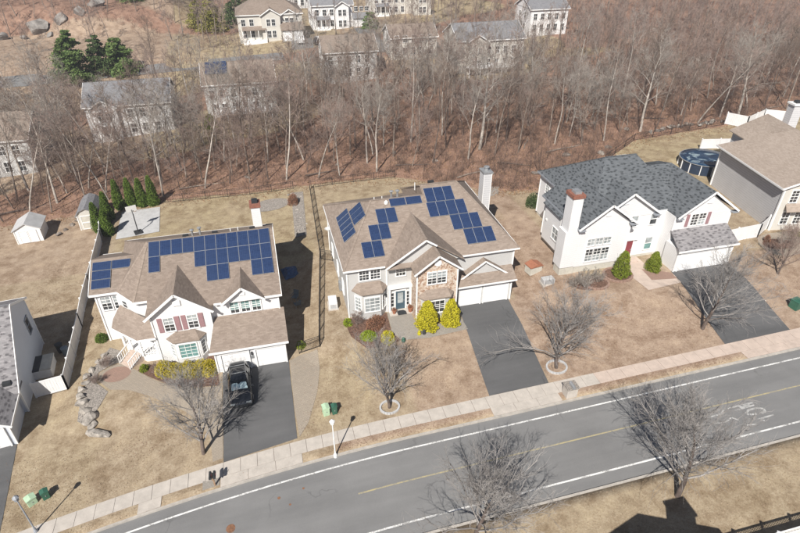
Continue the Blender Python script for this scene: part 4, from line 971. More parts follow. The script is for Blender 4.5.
house3()

# ------------------------------------------------------------------ house 4: grey sided, tan roof, turned a little
def house4():
    B = 2.4; H = House('house', 'light grey sided house with plain tan roof beside the round pool', (54.4, 43.7, B), R(-9.7), local=True)
    GS = 'light_grey_siding'; ts = 'tan_shingle'
    H.foot([(0,0),(14,0),(14,12.2),(0,12.2)], -0.6, 5.25, GS); H.foot([(4.6,12.1),(13,12.1),(13,17.5),(4.6,17.5)], -0.6, 5.3, GS)
    m2 = H.mb()
    a = 0.36; zx = lambda x: 5.4 + a * (x + 0.5)
    rf = H.roof([[(-0.6,-0.45,5.36),(7.0,-0.45,zx(7.0)),(7.0,10,zx(7.0)),(-0.6,12.6,5.36)], [(-0.6,12.6,5.36),(7.0,10,zx(7)),(14.6,12.6,5.36)], [(14.6,-0.45,5.36),(14.6,12.6,5.36),(7,10,zx(7)),(7,-0.45,zx(7))]], ts)
    rr = H.roof([[(4.2,10,5.3),(7.0,10.0,zx(7.0)-.02),(7.4,16.0,zx(7.0)-.02),(4.2,17.9,5.3)], [(4.2,17.9,5.3),(7.4,16,zx(7.0)-.02),(13.4,17.9,5.3)], [(13.4,10,5.3),(13.4,17.9,5.3),(7.4,16,zx(7)-.02),(7.0,10,zx(7)-.02)]], ts, 'wing_roof')
    H.prism([(0.0,-0.05,5.2),(14.0,-0.05,5.2),(7.0,-0.05,zx(7) - .28)], (0, 0.3, 0), 'cream_siding')
    H.box('front_face', 'cream_siding', 0.0, 14.0, -0.06, 0.02, -0.5, 5.25)
    for p, q, n in [((-0.62,-0.42,5.38),(-0.62,12.62,5.38),'gutter'),((-0.62,-0.48,5.36),(7.0,-0.48,zx(7) + .02),'rake_board'),((7.0,-0.48,zx(7) + .02),(14.62,-0.48,5.36),'rake_board'),((-0.52,12.62,5.4),(4.2,12.62,5.4),'gutter')]: H.board(p, q, name=n)
    for x, y in ((0, -0.04), (0, 12.2)): H.post(x, y, -0.2, 5.25, 0.09)
    for x in (1.0, 2.6): H.window((x,-0.06,3.5), X_, 0.8, 1.4, 2, 4)
    for x in (0.9, 2.4, 3.9): H.window((x,-0.06,0.8), X_, 0.8, 1.5, 2, 4)
    H.roof([[(0.5,-0.9,2.75),(5.5,-0.9,2.75),(5.2,-0.05,3.3),(0.8,-0.05,3.3)]], ts, 'pent_roof', 0.1)
    ch = H.box('chimney', GS, 9.3, 10.5, 14.2, 15.4, 5.0, 9.6); H.box('chimney_cap', 'white_trim', 9.15, 10.65, 14.05, 15.55, 9.6, 9.8, parent=ch); H.box('flue', 'dark_plastic', 9.6, 10.2, 14.5, 15.1, 9.8, 10.1, parent=ch)
    H.box('roof_vent', 'dark_plastic', 7.5, 8.0, 9.4, 9.8, 7.7, 8.05, parent=rf)
house4()

# ------------------------------------------------------------------ house 0: white gable wall at the left edge, blue of its shade in the siding colour
def house0():
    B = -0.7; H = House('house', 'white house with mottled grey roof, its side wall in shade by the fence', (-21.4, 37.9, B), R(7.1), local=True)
    WS = 'shade_blue_siding'; ms = 'mottled_shingle'
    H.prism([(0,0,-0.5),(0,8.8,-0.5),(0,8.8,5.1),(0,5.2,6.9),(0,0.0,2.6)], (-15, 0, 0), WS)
    rf = H.roof([[(0.12,-0.45,2.45),(0.12,5.2,7.1),(-15.3,5.2,7.1),(-15.3,-0.45,2.45)], [(0.12,5.2,7.1),(0.12,9.2,5.1),(-15.3,9.2,5.1),(-15.3,5.2,7.1)]], ms)
    H.ridge(rf, (0.1,5.2,7.1), (-15.3,5.2,7.1), 'grey_shingle')
    H.board((0.15,-0.45,2.47), (0.15,5.2,7.12)); H.board((0.15,5.2,7.12), (0.15,9.25,5.1)); H.board((0.12,9.23,5.1), (-15.3,9.23,5.1), name='gutter')
    H.window((0,6.9,2.7), (0, 1), 0.8, 1.4, 1, 2, 'pane_dark', 'grey_trim')
    # garage wing to the front with a white gable
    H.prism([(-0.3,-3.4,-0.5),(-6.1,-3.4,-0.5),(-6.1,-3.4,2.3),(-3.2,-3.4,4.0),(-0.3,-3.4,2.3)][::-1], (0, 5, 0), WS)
    gr = H.roof([[(0.05,-3.8,2.3),(0.05,1.2,2.3),(-3.2,2.8,4.3),(-3.2,-3.8,4.3)], [(-6.45,-3.8,2.3),(-3.2,-3.8,4.3),(-3.2,2.8,4.3),(-6.45,1.2,2.3)]], ms, 'garage_roof')
    H.board((0.1,-3.83,2.28), (-3.2,-3.83,4.32)); H.board((-3.2,-3.83,4.32), (-6.5,-3.83,2.28)); H.board((0.08,-3.8,2.32), (0.08,0.0,2.32), name='gutter')
    H.garage_door((-5.7,-3.4,0.05), X_, 5.0, 2.0, cols=8); H.post(-0.3, -3.38, -0.2, 2.25); H.post(0, 0, -0.2, 2.4); H.post(0, 8.8, -0.2, 5.0)
    H.box('fan_vent', 'dark_plastic', -0.9, -0.3, 0.1, 0.5, 2.85, 3.2, parent=rf)
house0()

# ------------------------------------------------------------------ house on the near side of the road (only its shadow and fence reach the picture)
def house5():
    B = 0.4; H = House('house', 'near side house casting a gable and chimney shadow on the grass', (16, 4, B))
    ws = 'cream_siding'; a = 0.43
    H.foot([(10.7,-3),(21.3,-3),(21.3,9.7),(10.7,9.7)], B - 0.6, B + 5.5, ws)
    H.prism([(10.72,-2.98,B + 5.4),(21.28,-2.98,B + 5.4),(21.28,-2.98,B + 5.75),(16,-2.98,B + 8.0),(10.72,-2.98,B + 5.75)], (0, 12.66, 0), ws)
    rf = H.roof([[(10.4,-3.4,B + 5.9),(16,-3.4,B + 8.3),(16,10.1,B + 8.3),(10.4,10.1,B + 5.9)], [(21.6,-3.4,B + 5.9),(21.6,10.1,B + 5.9),(16,10.1,B + 8.3),(16,-3.4,B + 8.3)]], 'brown_shingle')
    ch = H.box('chimney', 'brick_red', 17.6, 18.95, 8.2, 9.4, B + 5.5, B + 9.3); H.box('chimney_cap', 'concrete', 17.5, 19.05, 8.1, 9.5, B + 9.3, B + 9.45, parent=ch)
    for x in (12, 14.5, 17.5): H.window((x + 1,9.7,B + 3.5), NX, 0.9, 1.3, 2, 4); H.window((x + 1,9.7,B + 0.9), NX, 0.9, 1.4, 2, 4)
house5()

# ------------------------------------------------------------------ houses beyond the woods
def far_house(label, x, y, w, d, wall, roof, z=None, rz=0, h=5.2, pitch=0.55, gables=(), garage=None, front=True, deck=False, hip=False, panels=0, winrows=2, porch=False, pane='pane_dark'):
    """local frame: x along the wall that faces the camera (y = 0), y going back"""
    z = terr(x + w / 2, y + d / 2) if z is None else z
    H = House('house', label, (x, y, z), rz, local=True)
    H.foot([(0,0),(w,0),(w,d),(0,d)], -1.2, h, wall)
    rz_ = h + pitch * (d / 2); o = 0.35
    if hip:
        q = min(d / 2, w / 2 - 0.5) * 0.8
        rf = H.roof([[(-o,-o,h),(w + o,-o,h),(w - q,d / 2,rz_),(q,d / 2,rz_)], [(-o,d + o,h),(q,d / 2,rz_),(w - q,d / 2,rz_),(w + o,d + o,h)], [(-o,-o,h),(q,d / 2,rz_),(-o,d + o,h)], [(w + o,-o,h),(w + o,d + o,h),(w - q,d / 2,rz_)]], roof)
    else:
        rf = H.roof([[(-o,-o,h),(w + o,-o,h),(w + o,d / 2,rz_),(-o,d / 2,rz_)], [(-o,d + o,h),(-o,d / 2,rz_),(w + o,d / 2,rz_),(w + o,d + o,h)]], roof)
        for xx in (0, w - 0.3): H.prism([(xx,0.02,h - 0.1),(xx,d - 0.02,h - 0.1),(xx,d / 2,rz_ - 0.3)], (0.3, 0, 0), wall)
        for xx in (-o, w + o): H.board((xx,-o,h), (xx,d / 2,rz_)); H.board((xx,d / 2,rz_), (xx,d + o,h))
    H.ridge(rf, (w * 0.25, d / 2, rz_), (w * 0.75, d / 2, rz_), roof)
    H.board((-o,-o,h), (w + o,-o,h), name='gutter')
    for (gx, gw, gp) in gables:
        hh = h + 0.62 * gw / 2; by = (hh - h) / pitch
        H.prism([(gx - gw / 2,-gp,-0.8),(gx + gw / 2,-gp,-0.8),(gx + gw / 2,-gp,h),(gx,-gp,hh - 0.2),(gx - gw / 2,-gp,h)], (0, gp + 0.3, 0), wall)
        H.roof([[(gx - gw / 2 - .3,-gp - .35,h - .15),(gx,-gp - .35,hh),(gx,by,hh),(gx - gw / 2 - .3,0.2,h - .15)], [(gx + gw / 2 + .3,-gp - .35,h - .15),(gx + gw / 2 + .3,0.2,h - .15),(gx,by,hh),(gx,-gp - .35,hh)]], roof, 'gable_roof')
        H.board((gx - gw / 2 - .3,-gp - .38,h - .15), (gx,-gp - .38,hh)); H.board((gx,-gp - .38,hh), (gx + gw / 2 + .3,-gp - .38,h - .15))
        n = 2 if gw > 3 else 1
        for i in range(n): H.window((gx - (n * 1.15) / 2 + i * 1.15 + .15,-gp,3.2), X_, 0.8, 1.4, 2, 2, pane); H.window((gx - (n * 1.15) / 2 + i * 1.15 + .15,-gp,0.6), X_, 0.8, 1.5, 2, 2, pane)
    x0 = 0.8
    while x0 < w - 1.4:
        if not any(abs(x0 + 0.45 - g[0]) < g[1] / 2 + 0.6 for g in gables) and not (garage and garage[0] - 0.5 < x0 + .4 < garage[0] + garage[1] + 0.2):
            H.window((x0,0,3.2), X_, 0.9, 1.4, 2, 2, pane); H.window((x0,0,0.6), X_, 0.9, 1.5, 2, 2, pane)
        x0 += 1.9
    for y0 in (d * 0.3, d * 0.65):
        for zz in (0.7, 3.3): H.window((0,y0 + 0.8,zz), (0, -1), 0.8, 1.3, 1, 2, pane)
    if garage:
        gx, gw, gd = garage
        H.foot([(gx,-gd),(gx + gw,-gd),(gx + gw,0.05),(gx,0.05)], -0.8, 2.5, wall); H.roof([[(gx - .3,-gd - .4,2.5),(gx + gw + .3,-gd - .4,2.5),(gx + gw + .3,0.0,3.7),(gx - .3,0.0,3.7)]], roof, 'garage_roof')
        for i in range(2): H.garage_door((gx + 0.3 + i * gw / 2,-gd,0), X_, gw / 2 - 0.6, 2.0)
        for i in range(3): H.window((gx + 0.4 + i * (gw - .9) / 3,0.0,4.0), X_, 0.9, 1.0, 2, 2, pane)
    if porch:
        H.roof([[(0.8,-1.6,2.5),(w * 0.42,-1.6,2.5),(w * 0.42,0,3.1),(0.8,0,3.1)]], roof, 'porch_roof', 0.1)
        for i in range(4): H.post(0.9 + i * (w * 0.42 - 1.0) / 3, -1.5, -0.3, 2.45, 0.07, name='porch_column')
        H.box('porch_floor', 'white_trim', 0.8, w * 0.42, -1.6, 0.0, -0.8, 0.1)
    if deck:
        H.box('deck', 'vinyl', 1.5, w - 1.0, -3.2, 0.0, 0.9, 1.05)
        for i in range(6):
            xx = 1.6 + i * (w - 2.8) / 5; H.post(xx, -3.1, -1.0, 2.0, 0.07, name='deck_post')
        m2 = H.mb()
        for zz in (1.2, 2.0): m2.beam((1.6,-3.1,zz), (w - 1.1,-3.1,zz), 0.07, 0.08)
        for i in range(int((w - 2.8) / 0.3)): m2.box(1.6 + i * .3, 1.64 + i * .3, -3.12, -3.08, 1.2, 2.0)
        m2.build('deck_rail', 'white_trim', H.root)
    for i in range(panels):
        r, c = divmod(i, 4); t = (r + 0.5) * 1.5; nrm = math.sqrt(1 + pitch ** 2); yy = d / 2 - 0.3 - t / nrm
        H.panel(rf, PM_P, (0.6 + (c + 0.5) * 0.96, yy, h + pitch * (yy + o) ), (1, 0, 0), (0, 1, pitch))
    return H
far_house('cream house with brown roof, twin front gables and garage beyond the woods', -2.3, 145.5, 15.0, 11, 'cream_siding', 'brown_shingle', gables=((7.6, 4.4, 1.0), (12.0, 3.2, 0.1)), garage=(9.9, 4.9, 3.0), porch=True, hip=True, h=5.6)
far_house('white house with charcoal roof on the far street beside the cream house', 16.2, 155.5, 10.5, 10, 'white_siding', 'grey_shingle', gables=((7.6, 3.4, 1.2),), garage=(10.5, 5.2, 1.0), porch=True, h=5.6, pitch=0.7)
far_house('pale stone coloured house with tan garage gable on the far street', 35.0, 170.5, 11.5, 10, 'cream_siding', 'grey_shingle', gables=((14.2, 5.2, 2.5),), porch=True, h=5.8)
far_house('white house half cut off behind the cream house and the dark pines', 11.5, 184, 15, 10, 'white_siding', 'grey_shingle', h=5.6)
far_house('white house with grey roof seen through the bare trees beyond the sheds', -28.3, 102.2, 13.4, 10, 'white_siding', 'grey_shingle', h=5.4, panels=0, gables=((3.0, 4.0, 0.8),))
far_house('grey house with white back deck and a few solar panels seen through bare trees', -9.3, 107.0, 12.6, 10, 'pale_grey_siding', 'brown_shingle', h=5.6, deck=True, panels=8)
far_house('pale grey house with solar panels at the wood edge left of the white one', -48.5, 90.5, 14.5, 10, 'pale_grey_siding', 'brown_shingle', h=5.4, panels=8)
far_house('large grey house half hidden by the twigs of the pale trees', 42.5, 117.5, 15, 10, 'cream_siding', 'grey_shingle', h=6.0, gables=((4, 4.5, 1.0),), deck=True)
far_house('low pinkish house with long roof deep behind the bare trees', 30.0, 126.5, 10.5, 8, 'cream_siding', 'brown_shingle', h=4.2)
far_house('pale house with deck behind the thicket beyond the middle yard', 14.0, 118.0, 11, 9, 'pale_grey_siding', 'brown_shingle', h=5.4)
far_house('white house among the trees far up the wooded slope', 67.5, 136.0, 10, 9, 'white_siding', 'grey_shingle', h=5.6)
far_house('pale house on the crest of the far slope behind a tan lawn', 60.0, 194.0, 14, 10, 'white_siding', 'grey_shingle', h=5.6)
far_house('tan house high on the far hillside behind the dense trees', 108.0, 186.0, 13, 10, 'cream_siding', 'brown_shingle', h=5.6)
# ------------------------------------------------------------------ fences
def vinyl_fence(label, pts, h=1.6, step=2.3, mat='vinyl', lattice=0.0):
    root = empty('vinyl_fence', (pts[0][0], pts[0][1], terr(*pts[0])), 0, label, 'fence')
    off = tuple(root.location)
    for (x0, y0), (x1, y1) in zip(pts, pts[1:]):
        L = math.hypot(x1 - x0, y1 - y0); n = max(1, round(L / step)); d = Vector(((x1 - x0) / L, (y1 - y0) / L, 0)); sd = Vector((-d.y, d.x, 0))
        for i in range(n + 1):
            x, y = x0 + (x1 - x0) * i / n, y0 + (y1 - y0) * i / n; z = terr(x, y)
            m2 = MB(off); m2.box(x - .065, x + .065, y - .065, y + .065, z - 0.3, z + h + 0.06); m2.lathe([(0.12, 0), (0.12, 0.03), (0.01, 0.1)], (x, y, z + h + 0.06), 4); m2.build('post', mat, root)
            if i < n:
                xb, yb = x0 + (x1 - x0) * (i + 1) / n, y0 + (y1 - y0) * (i + 1) / n; zb = terr(xb, yb); m3 = MB(off)
                a = Vector((x, y, z)); b = Vector((xb, yb, zb)); k = 12
                for j in range(k):
                    p = a.lerp(b, (j + 0.03) / k); q = a.lerp(b, (j + 0.97) / k); zz = Vector((0, 0, 1))
                    o_ = sd * (0.012 if j % 2 else 0.016)
                    m3.v += [tuple(p - o_ + zz * 0.06), tuple(q - o_ + zz * 0.06), tuple(q + o_ + zz * 0.06), tuple(p + o_ + zz * 0.06), tuple(p - o_ + zz * (h - .05)), tuple(q - o_ + zz * (h - .05)), tuple(q + o_ + zz * (h - .05)), tuple(p + o_ + zz * (h - .05))]
                    n0 = len(m3.v) - 8
                    for f in ((0, 3, 2, 1), (4, 5, 6, 7), (0, 1, 5, 4), (1, 2, 6, 5), (2, 3, 7, 6), (3, 0, 4, 7)): m3.f.append(tuple(n0 + t for t in f)); m3.m.append(0)
                if lattice:
                    for vi in range(len(m3.v)): m3.v[vi] = (m3.v[vi][0], m3.v[vi][1], m3.v[vi][2] - (lattice if vi % 8 > 3 else 0))
                    zl, zh = Vector((0, 0, h - lattice)), Vector((0, 0, h)); q_ = 10
                    for j in range(-3, q_ + 1):
                        for t0, t1 in ((j / q_, (j + 3) / q_), ((j + 3) / q_, j / q_)):
                            t0c, t1c = min(1, max(0, t0)), min(1, max(0, t1))
                            if abs(t0c - t1c) < 1e-3: continue
                            f0, f1 = (t0c - t0) / (t1 - t0), (t1c - t0) / (t1 - t0)
                            m3.beam(a.lerp(b, t0c) + zl.lerp(zh, f0), a.lerp(b, t1c) + zl.lerp(zh, f1), .012, .035)
                for hh in ((0.12, h - 0.06, h - lattice) if lattice else (0.12, h - 0.06)): m3.beam(a + Vector((0, 0, hh)), b + Vector((0, 0, hh)), 0.055, 0.13)
                m3.build('fence_panel', mat, root)
    return root
vinyl_fence('long white vinyl fence running back from the hot tub to the gabled shed', [(-21.2, 39.36), (-18.7, 39.36), (-19.45, 48.2), (-19.9, 55.0), (-20.5, 65.0), (-21.2, 69.0)])
vinyl_fence('white vinyl fence closing the gap between white house and grey house', [(46.0, 42.6), (51.6, 42.4), (54.2, 43.9)], 1.75)
vinyl_fence('white vinyl fence section standing behind the round pool', [(62.4, 65.6), (67.5, 64.2)], 1.5)
vinyl_fence('white fence corner at the back of the yard against the woods', [(73.0, 73.2), (74.6, 70.5), (79.5, 72.5), (82.0, 70.4)], 1.9)
vinyl_fence('white fence along the near lawn whose lattice shadow lies on the grass', [(22.2, 13.0), (45, 12.8)], 1.75, 2.1, lattice=0.5)

def metal_fence(label, pts, h=1.25, step=1.9, pick=0.13, name='metal_fence', name_bay='fence_bay'):
    root = empty(name, (pts[0][0], pts[0][1], terr(*pts[0])), 0, label, 'fence'); off = tuple(root.location)
    for (x0, y0), (x1, y1) in zip(pts, pts[1:]):
        L = math.hypot(x1 - x0, y1 - y0); n = max(1, round(L / step))
        for i in range(n + 1):
            x, y = x0 + (x1 - x0) * i / n, y0 + (y1 - y0) * i / n; z = terr(x, y)
            m2 = MB(off); m2.box(x - .03, x + .03, y - .03, y + .03, z - 0.3, z + h + 0.05); m2.build('post', 'black_metal', root)
            if i < n:
                xb, yb = x0 + (x1 - x0) * (i + 1) / n, y0 + (y1 - y0) * (i + 1) / n; a = Vector((x, y, z)); b = Vector((xb, yb, terr(xb, yb))); m3 = MB(off)
                for hh in (0.12, h - 0.18, h): m3.beam(a + Vector((0, 0, hh)), b + Vector((0, 0, hh)), 0.03, 0.035)
                k = int((b - a).length / pick)
                for j in range(1, k):
                    c = a.lerp(b, j / k); m3.box(c.x - .008, c.x + .008, c.y - .008, c.y + .008, c.z + 0.06, c.z + h)
                m3.build(name_bay, 'black_metal', root)
    return root
metal_fence('black metal picket fence running along the side yard to the woods', [(0.5, 38.5), (2.35, 38.35), (4.25, 52.1), (5.15, 70.4)])
metal_fence('short black metal fence joining the picket fence to the pale grey house', [(4.3, 51.9), (5.45, 51.2)])
metal_fence('low dark wire fence along the back of the yard with the gravel oval', [(-14.6, 73.6), (3.0, 71.8)], 1.1, 3.0, 0.3, 'wire_fence')
metal_fence('low dark wire fence behind the pale grey house at the wood edge', [(5.4, 70.9), (17.0, 70.3)], 1.1, 3.2, 0.3, 'wire_fence')
metal_fence('low dark wire fence behind the white house lawn beside the boulders', [(47.0, 66.0), (55.4, 71.6), (72.5, 72.9)], 1.1, 3.2, 0.3, 'wire_fence')

# ------------------------------------------------------------------ sheds
def shed(label, x, y, w, d, h, rise, wall, roof, rz=0, door='white_door', doors=2, barn=False):
    z = terr(x, y); root = empty('garden_shed', (x, y, z), rz, label, 'shed'); m2 = MB()
    if barn: prof = [(-w / 2, 0, -0.3), (w / 2, 0, -0.3), (w / 2, 0, h), (w * 0.32, 0, h + rise * 0.65), (0, 0, h + rise), (-w * 0.32, 0, h + rise * 0.65), (-w / 2, 0, h)]
    else: prof = [(-w / 2, 0, -0.3), (w / 2, 0, -0.3), (w / 2, 0, h), (0, 0, h + rise), (-w / 2, 0, h)]
    m2.prism(prof, (0, d, 0)); m2.build('wall', wall, root)
    m3 = MB(); rp = prof[2:]
    o = 0.15
    for a, b in zip(rp, rp[1:]):
        ax = a[0] * (1 + 0.16 * (abs(a[0]) > w * .45)); bx = b[0] * (1 + 0.16 * (abs(b[0]) > w * .45))
        m3.prism([(ax, -o, a[2] + .1 - .1 * (abs(a[0]) > w * .45)), (bx, -o, b[2] + .1 - .1 * (abs(b[0]) > w * .45)), (bx, d + o, b[2] + .1 - .1 * (abs(b[0]) > w * .45)), (ax, d + o, a[2] + .1 - .1 * (abs(a[0]) > w * .45))], (0, 0, -0.08))
    m3.build('roof', roof, root)
    dw = w * 0.72 / doors
    for i in range(doors):
        x0 = -w * 0.36 + i * dw; m4 = MB(); m4.box(x0 + .02, x0 + dw - .02, -0.04, -0.003, 0.05, h * 0.95)
        for b in ((x0 + .02, x0 + .1, .05, h * .95), (x0 + dw - .1, x0 + dw - .02, .05, h * .95), (x0 + .1, x0 + dw - .1, h * .45, h * .52), (x0 + .1, x0 + dw - .1, h * .9, h * .95), (x0 + .1, x0 + dw - .1, .05, .15)): m4.box(b[0], b[1], -0.07, -0.041, b[2], b[3], 1)
        m4.build('door', [door, 'white_trim'], root)
    for sx in (-1, 1): m5 = MB(); m5.box(sx * w / 2 - .05, sx * w / 2 + .05, -0.05, 0.05, -0.1, h); m5.build('corner_board', 'white_trim', root)
    return root
shed('white resin shed with double doors and pale grey roof at the wood edge', -29.0, 67.5, 2.75, 3.1, 1.75, 0.75, 'vinyl', 'concrete_pale', R(4))
shed('grey barn roofed shed with white trim beside the row of arborvitae', -22.55, 68.9, 2.1, 4.4, 2.0, 0.75, 'cream_siding', 'grey_shingle', R(3), 'foundation', 1, True)

# ------------------------------------------------------------------ small yard things
def hot_tub():
    x, y = -21.45, 42.7; z = terr(x, y); root = empty('hot_tub', (x, y, z), R(6), 'square white hot tub with dark cover beside the shaded house wall', 'hot tub')
    m2 = MB(); m2.box(-0.85, 0.85, -1.0, 1.0, -0.1, 0.85); m2.build('tub_shell', 'vinyl', root, bev=0.05)
    m3 = MB(); m3.box(-0.9, -0.01, -1.05, 1.05, 0.85, 0.97); m3.build('cover', 'dark_plastic', root, bev=0.03)
    m4 = MB(); m4.box(0.01, 0.9, -1.05, 1.05, 0.85, 0.97); m4.box(0.15, 0.75, -0.9, 0.9, 0.97, 1.0); m4.build('cover', 'foundation', root, bev=0.03)
hot_tub()
def bin_(label, x, y, mat, h=1.0, r=0.3):
    z = terr(x, y); root = empty('wheeled_bin', (x, y, z), random.uniform(-.3, .3), label, 'bin')
    m2 = MB(); m2.lathe([(r * .8, 0.05), (r, h * .9), (r * 1.05, h * .92)], k=8); m2.build('bin_body', mat, root)
    m3 = MB(); m3.lathe([(r * 1.1, h * .92), (r * 1.1, h * .96), (r * .6, h)], k=8); m3.build('lid', mat, root)
    for sx in (-1, 1): m4 = MB(); m4.tube([(sx * r * .8, r * .7, 0.1), (sx * (r * .8 + .06), r * .7, 0.1)], 0.1, 10); m4.build('wheel', 'rubber', root)
bin_('dark round bin nearest the shaded wall window', -20.6, 45.0, 'dark_plastic'); bin_('dark round bin beside the vinyl fence and hot tub', -20.0, 44.4, 'chair_grey', 0.9)

def hoop():
    x, y = -16.5, 65.9; z = terr(x, y); root = empty('basketball_hoop', (x, y, z + .04), R(20), 'portable basketball hoop with pale backboard standing on the concrete pad', 'basketball hoop')
    m2 = MB(); m2.box(-.45, .45, -.5, .5, 0, .2); m2.build('base', 'dark_plastic', root, bev=0.04)
    m2 = MB(); m2.tube([(0, 0, .2), (0, 0, 2.6), (0, .35, 3.0)], .06, 8); m2.beam((0, .1, 2.3), (0, .5, 2.9), .05, .05); m2.build('pole', 'dark_plastic', root)
    m2 = MB(); m2.box(-.6, .6, .48, .53, 2.7, 3.45); b = m2.build('backboard', 'pipe_white', root)
    m2 = MB(); n = 16; pts = [(.23 * math.cos(6.283 * i / n), .78 + .23 * math.sin(6.283 * i / n), 2.95) for i in range(n + 1)]; m2.tube(pts, .012, 6); m2.build('rim', 'terracotta', b)
    m2 = MB()
    for i in range(12): a = 6.283 * i / 12; m2.beam((.23 * math.cos(a), .78 + .23 * math.sin(a), 2.94), (.14 * math.cos(a + .4), .78 + .14 * math.sin(a + .4), 2.55), .012, .012)
    m2.build('net', 'pipe_white', b)
hoop()

def lamp_post(label, x, y, mat, h=3.3):
    z = terr(x, y); root = empty('lamp_post', (x, y, z), 0, label, 'street lamp', 'lamp posts along the sidewalk')
    m2 = MB(); m2.lathe([(0.14, -0.2), (0.14, 0.12), (0.07, 0.3), (0.05, 0.6), (0.04, h), (0.06, h + .03)], k=10); m2.build('post', mat, root)
    m3 = MB(); m3.lathe([(0.08, h + .03), (0.14, h + .08), (0.17, h + .32), (0.18, h + .34)], k=6); l = m3.build('lantern', mat, root)
    m4 = MB(); m4.lathe([(0.21, h + .34), (0.13, h + .44), (0.03, h + .5), (0.02, h + .56)], k=6); m4.build('lantern_cap', mat, l)
lamp_post('white lamp post between road and sidewalk beside the green utility boxes', 1.95, 27.5 - 0.6, 'lamp_white'); lamp_post('grey lamp post at the kerb by the driveway of the shaded house', -17.9, 26.4 + bend(-17.9) * 0 - 0.1, 'grey_trim', 3.3)

def pedestal(label, x, y, mat, w=.42, d=.42, h=.85, rz=0, top=None):
    z = terr(x, y); root = empty('utility_box', (x, y, z), rz, label, 'utility box', 'utility boxes on the lawn')
    m2 = MB(); m2.box(-w / 2, w / 2, -d / 2, d / 2, -.1, h); m2.build('cabinet', mat, root, bev=.03)
    m2 = MB(); m2.prism([(-w / 2 - .03, -d / 2 - .03, h), (w / 2 + .03, -d / 2 - .03, h), (w / 2 + .03, -d / 2 - .03, h + .05), (0, -d / 2 - .03, h + .13), (-w / 2 - .03, -d / 2 - .03, h + .05)], (0, d + .06, 0)); m2.build('lid', top or mat, root)
    m2 = MB(); m2.box(-.03, .03, -d / 2 - .03, -d / 2, h * .5, h * .62); m2.build('latch', 'grey_metal', root)
pedestal('pale green utility box on the lawn behind the white lamp post', 1.85, 31.0, 'pale_green_box', .5, .55, .75, R(8)); pedestal('dark green utility box on the lawn behind the white lamp post', 2.5, 30.9, 'green_box', .4, .4, .75, R(5))
pedestal('pale green utility box on the lawn near the grey lamp post', -18.75, 28.7, 'pale_green_box', .6, .5, .55, R(35)); pedestal('dark green utility box on the lawn near the grey lamp post', -17.9, 28.9, 'green_box', .45, .4, .65, R(25))
pedestal('green utility box on the lawn right of the wide driveway', 46.4, 31.6, 'green_box', .9, .8, .8, R(10))

def mailbox(label, x, y, mat, boxes, post='timber', rz=0):
    z = terr(x, y); root = empty('mailbox', (x, y, z), rz, label, 'mailbox')
    m2 = MB(); m2.box(-.05, .05, -.05, .05, -.2, 1.05); m2.beam((0, -.3, 1.0), (0, .3, 1.0), .09, .09); m2.build('post', post, root)
    for bx in boxes:
        m2 = MB(); n = 8; pr = [(bx - .09, -.28, 1.05), (bx + .09, -.28, 1.05)] + [(bx + .09 * math.cos(math.pi * i / n), -.28, 1.18 + .09 * math.sin(math.pi * i / n)) for i in range(n + 1)]
        m2.prism(pr, (0, .56, 0)); b = m2.build('letter_box', mat, root); m2 = MB(); m2.box(bx + .092, bx + .105, -.1, -.04, 1.15, 1.36); m2.build('flag', 'red_door', b)
mailbox('dark twin mailbox on a post in the paved kerb square', -6.55, 27.45 + bend(-6.5), 'dark_plastic', (-.14, .14))
patch('kerb_square', [(-7.4, 26.5), (-6.25, 26.65), (-6.25, 27.4), (-7.4, 27.25)], 'paver_grey', 0.03)
def stone_mailbox(x, y):
    z = terr(x, y); root = empty('mailbox', (x, y, z), 0, 'square grey masonry mailbox pillar at the kerb by the second driveway', 'mailbox')
    m2 = MB(); m2.box(-.45, .45, -.4, .4, -.2, .95); m2.build('pillar', 'concrete', root, bev=.03)
    m2 = MB(); m2.box(-.52, .52, -.47, .47, .95, 1.05); c = m2.build('cap', 'grey_gravel', root, bev=.02)
    m2 = MB(); n = 8; pr = [(-.12, -.5, 1.05), (.12, -.5, 1.05)] + [(.12 * math.cos(math.pi * i / n), -.5, 1.2 + .12 * math.sin(math.pi * i / n)) for i in range(n + 1)]; m2.prism(pr, (0, .7, 0)); m2.build('letter_box', 'grey_metal', root)
stone_mailbox(21.0, 27.62)

def ac_unit(label, x, y, w=1.3, d=.8, h=.8, mat='vinyl', rz=0):
    z = terr(x, y); root = empty('equipment_cabinet', (x, y, z), rz, label, 'cabinet')
    m2 = MB(); m2.box(-w / 2 - .1, w / 2 + .1, -d / 2 - .1, d / 2 + .1, -.15, .06); m2.build('base', 'concrete', root)
    m2 = MB(); m2.box(-w / 2, w / 2, -d / 2, d / 2, .06, h); b = m2.build('cabinet', mat, root, bev=.04)
    m2 = MB()
    for i in range(5): m2.box(-w / 2 + .1, w / 2 - .1, -d / 2 - .015, -d / 2, .15 + i * .1, .2 + i * .1)
    m2.build('louvre', 'grey_metal', b)
ac_unit('white standby generator cabinet on the grass beside the pale grey house', 4.3, 43.3, .8, 1.3, .8, rz=R(-3))
ac_unit('small white cabinet at the foundation of the white house beside the brown box', 25.6, 41.0, 1.2, .8, .55, 'concrete_pale')
def crate():
    x, y = 25.2, 43.4; z = terr(x, y); root = empty('storage_box', (x, y, z), R(10), 'low storage box with orange brown lid beside the white house', 'storage box')
    m2 = MB(); m2.box(-.7, .7, -.5, .5, -.1, .8); m2.build('box_body', 'foundation', root); m2 = MB(); m2.prism([(-.78, -.58, .8), (.78, -.58, .8), (.78, -.58, .85), (0, -.58, 1.1), (-.78, -.58, .85)], (0, 1.16, 0)); m2.build('lid', 'terracotta', root)
crate()
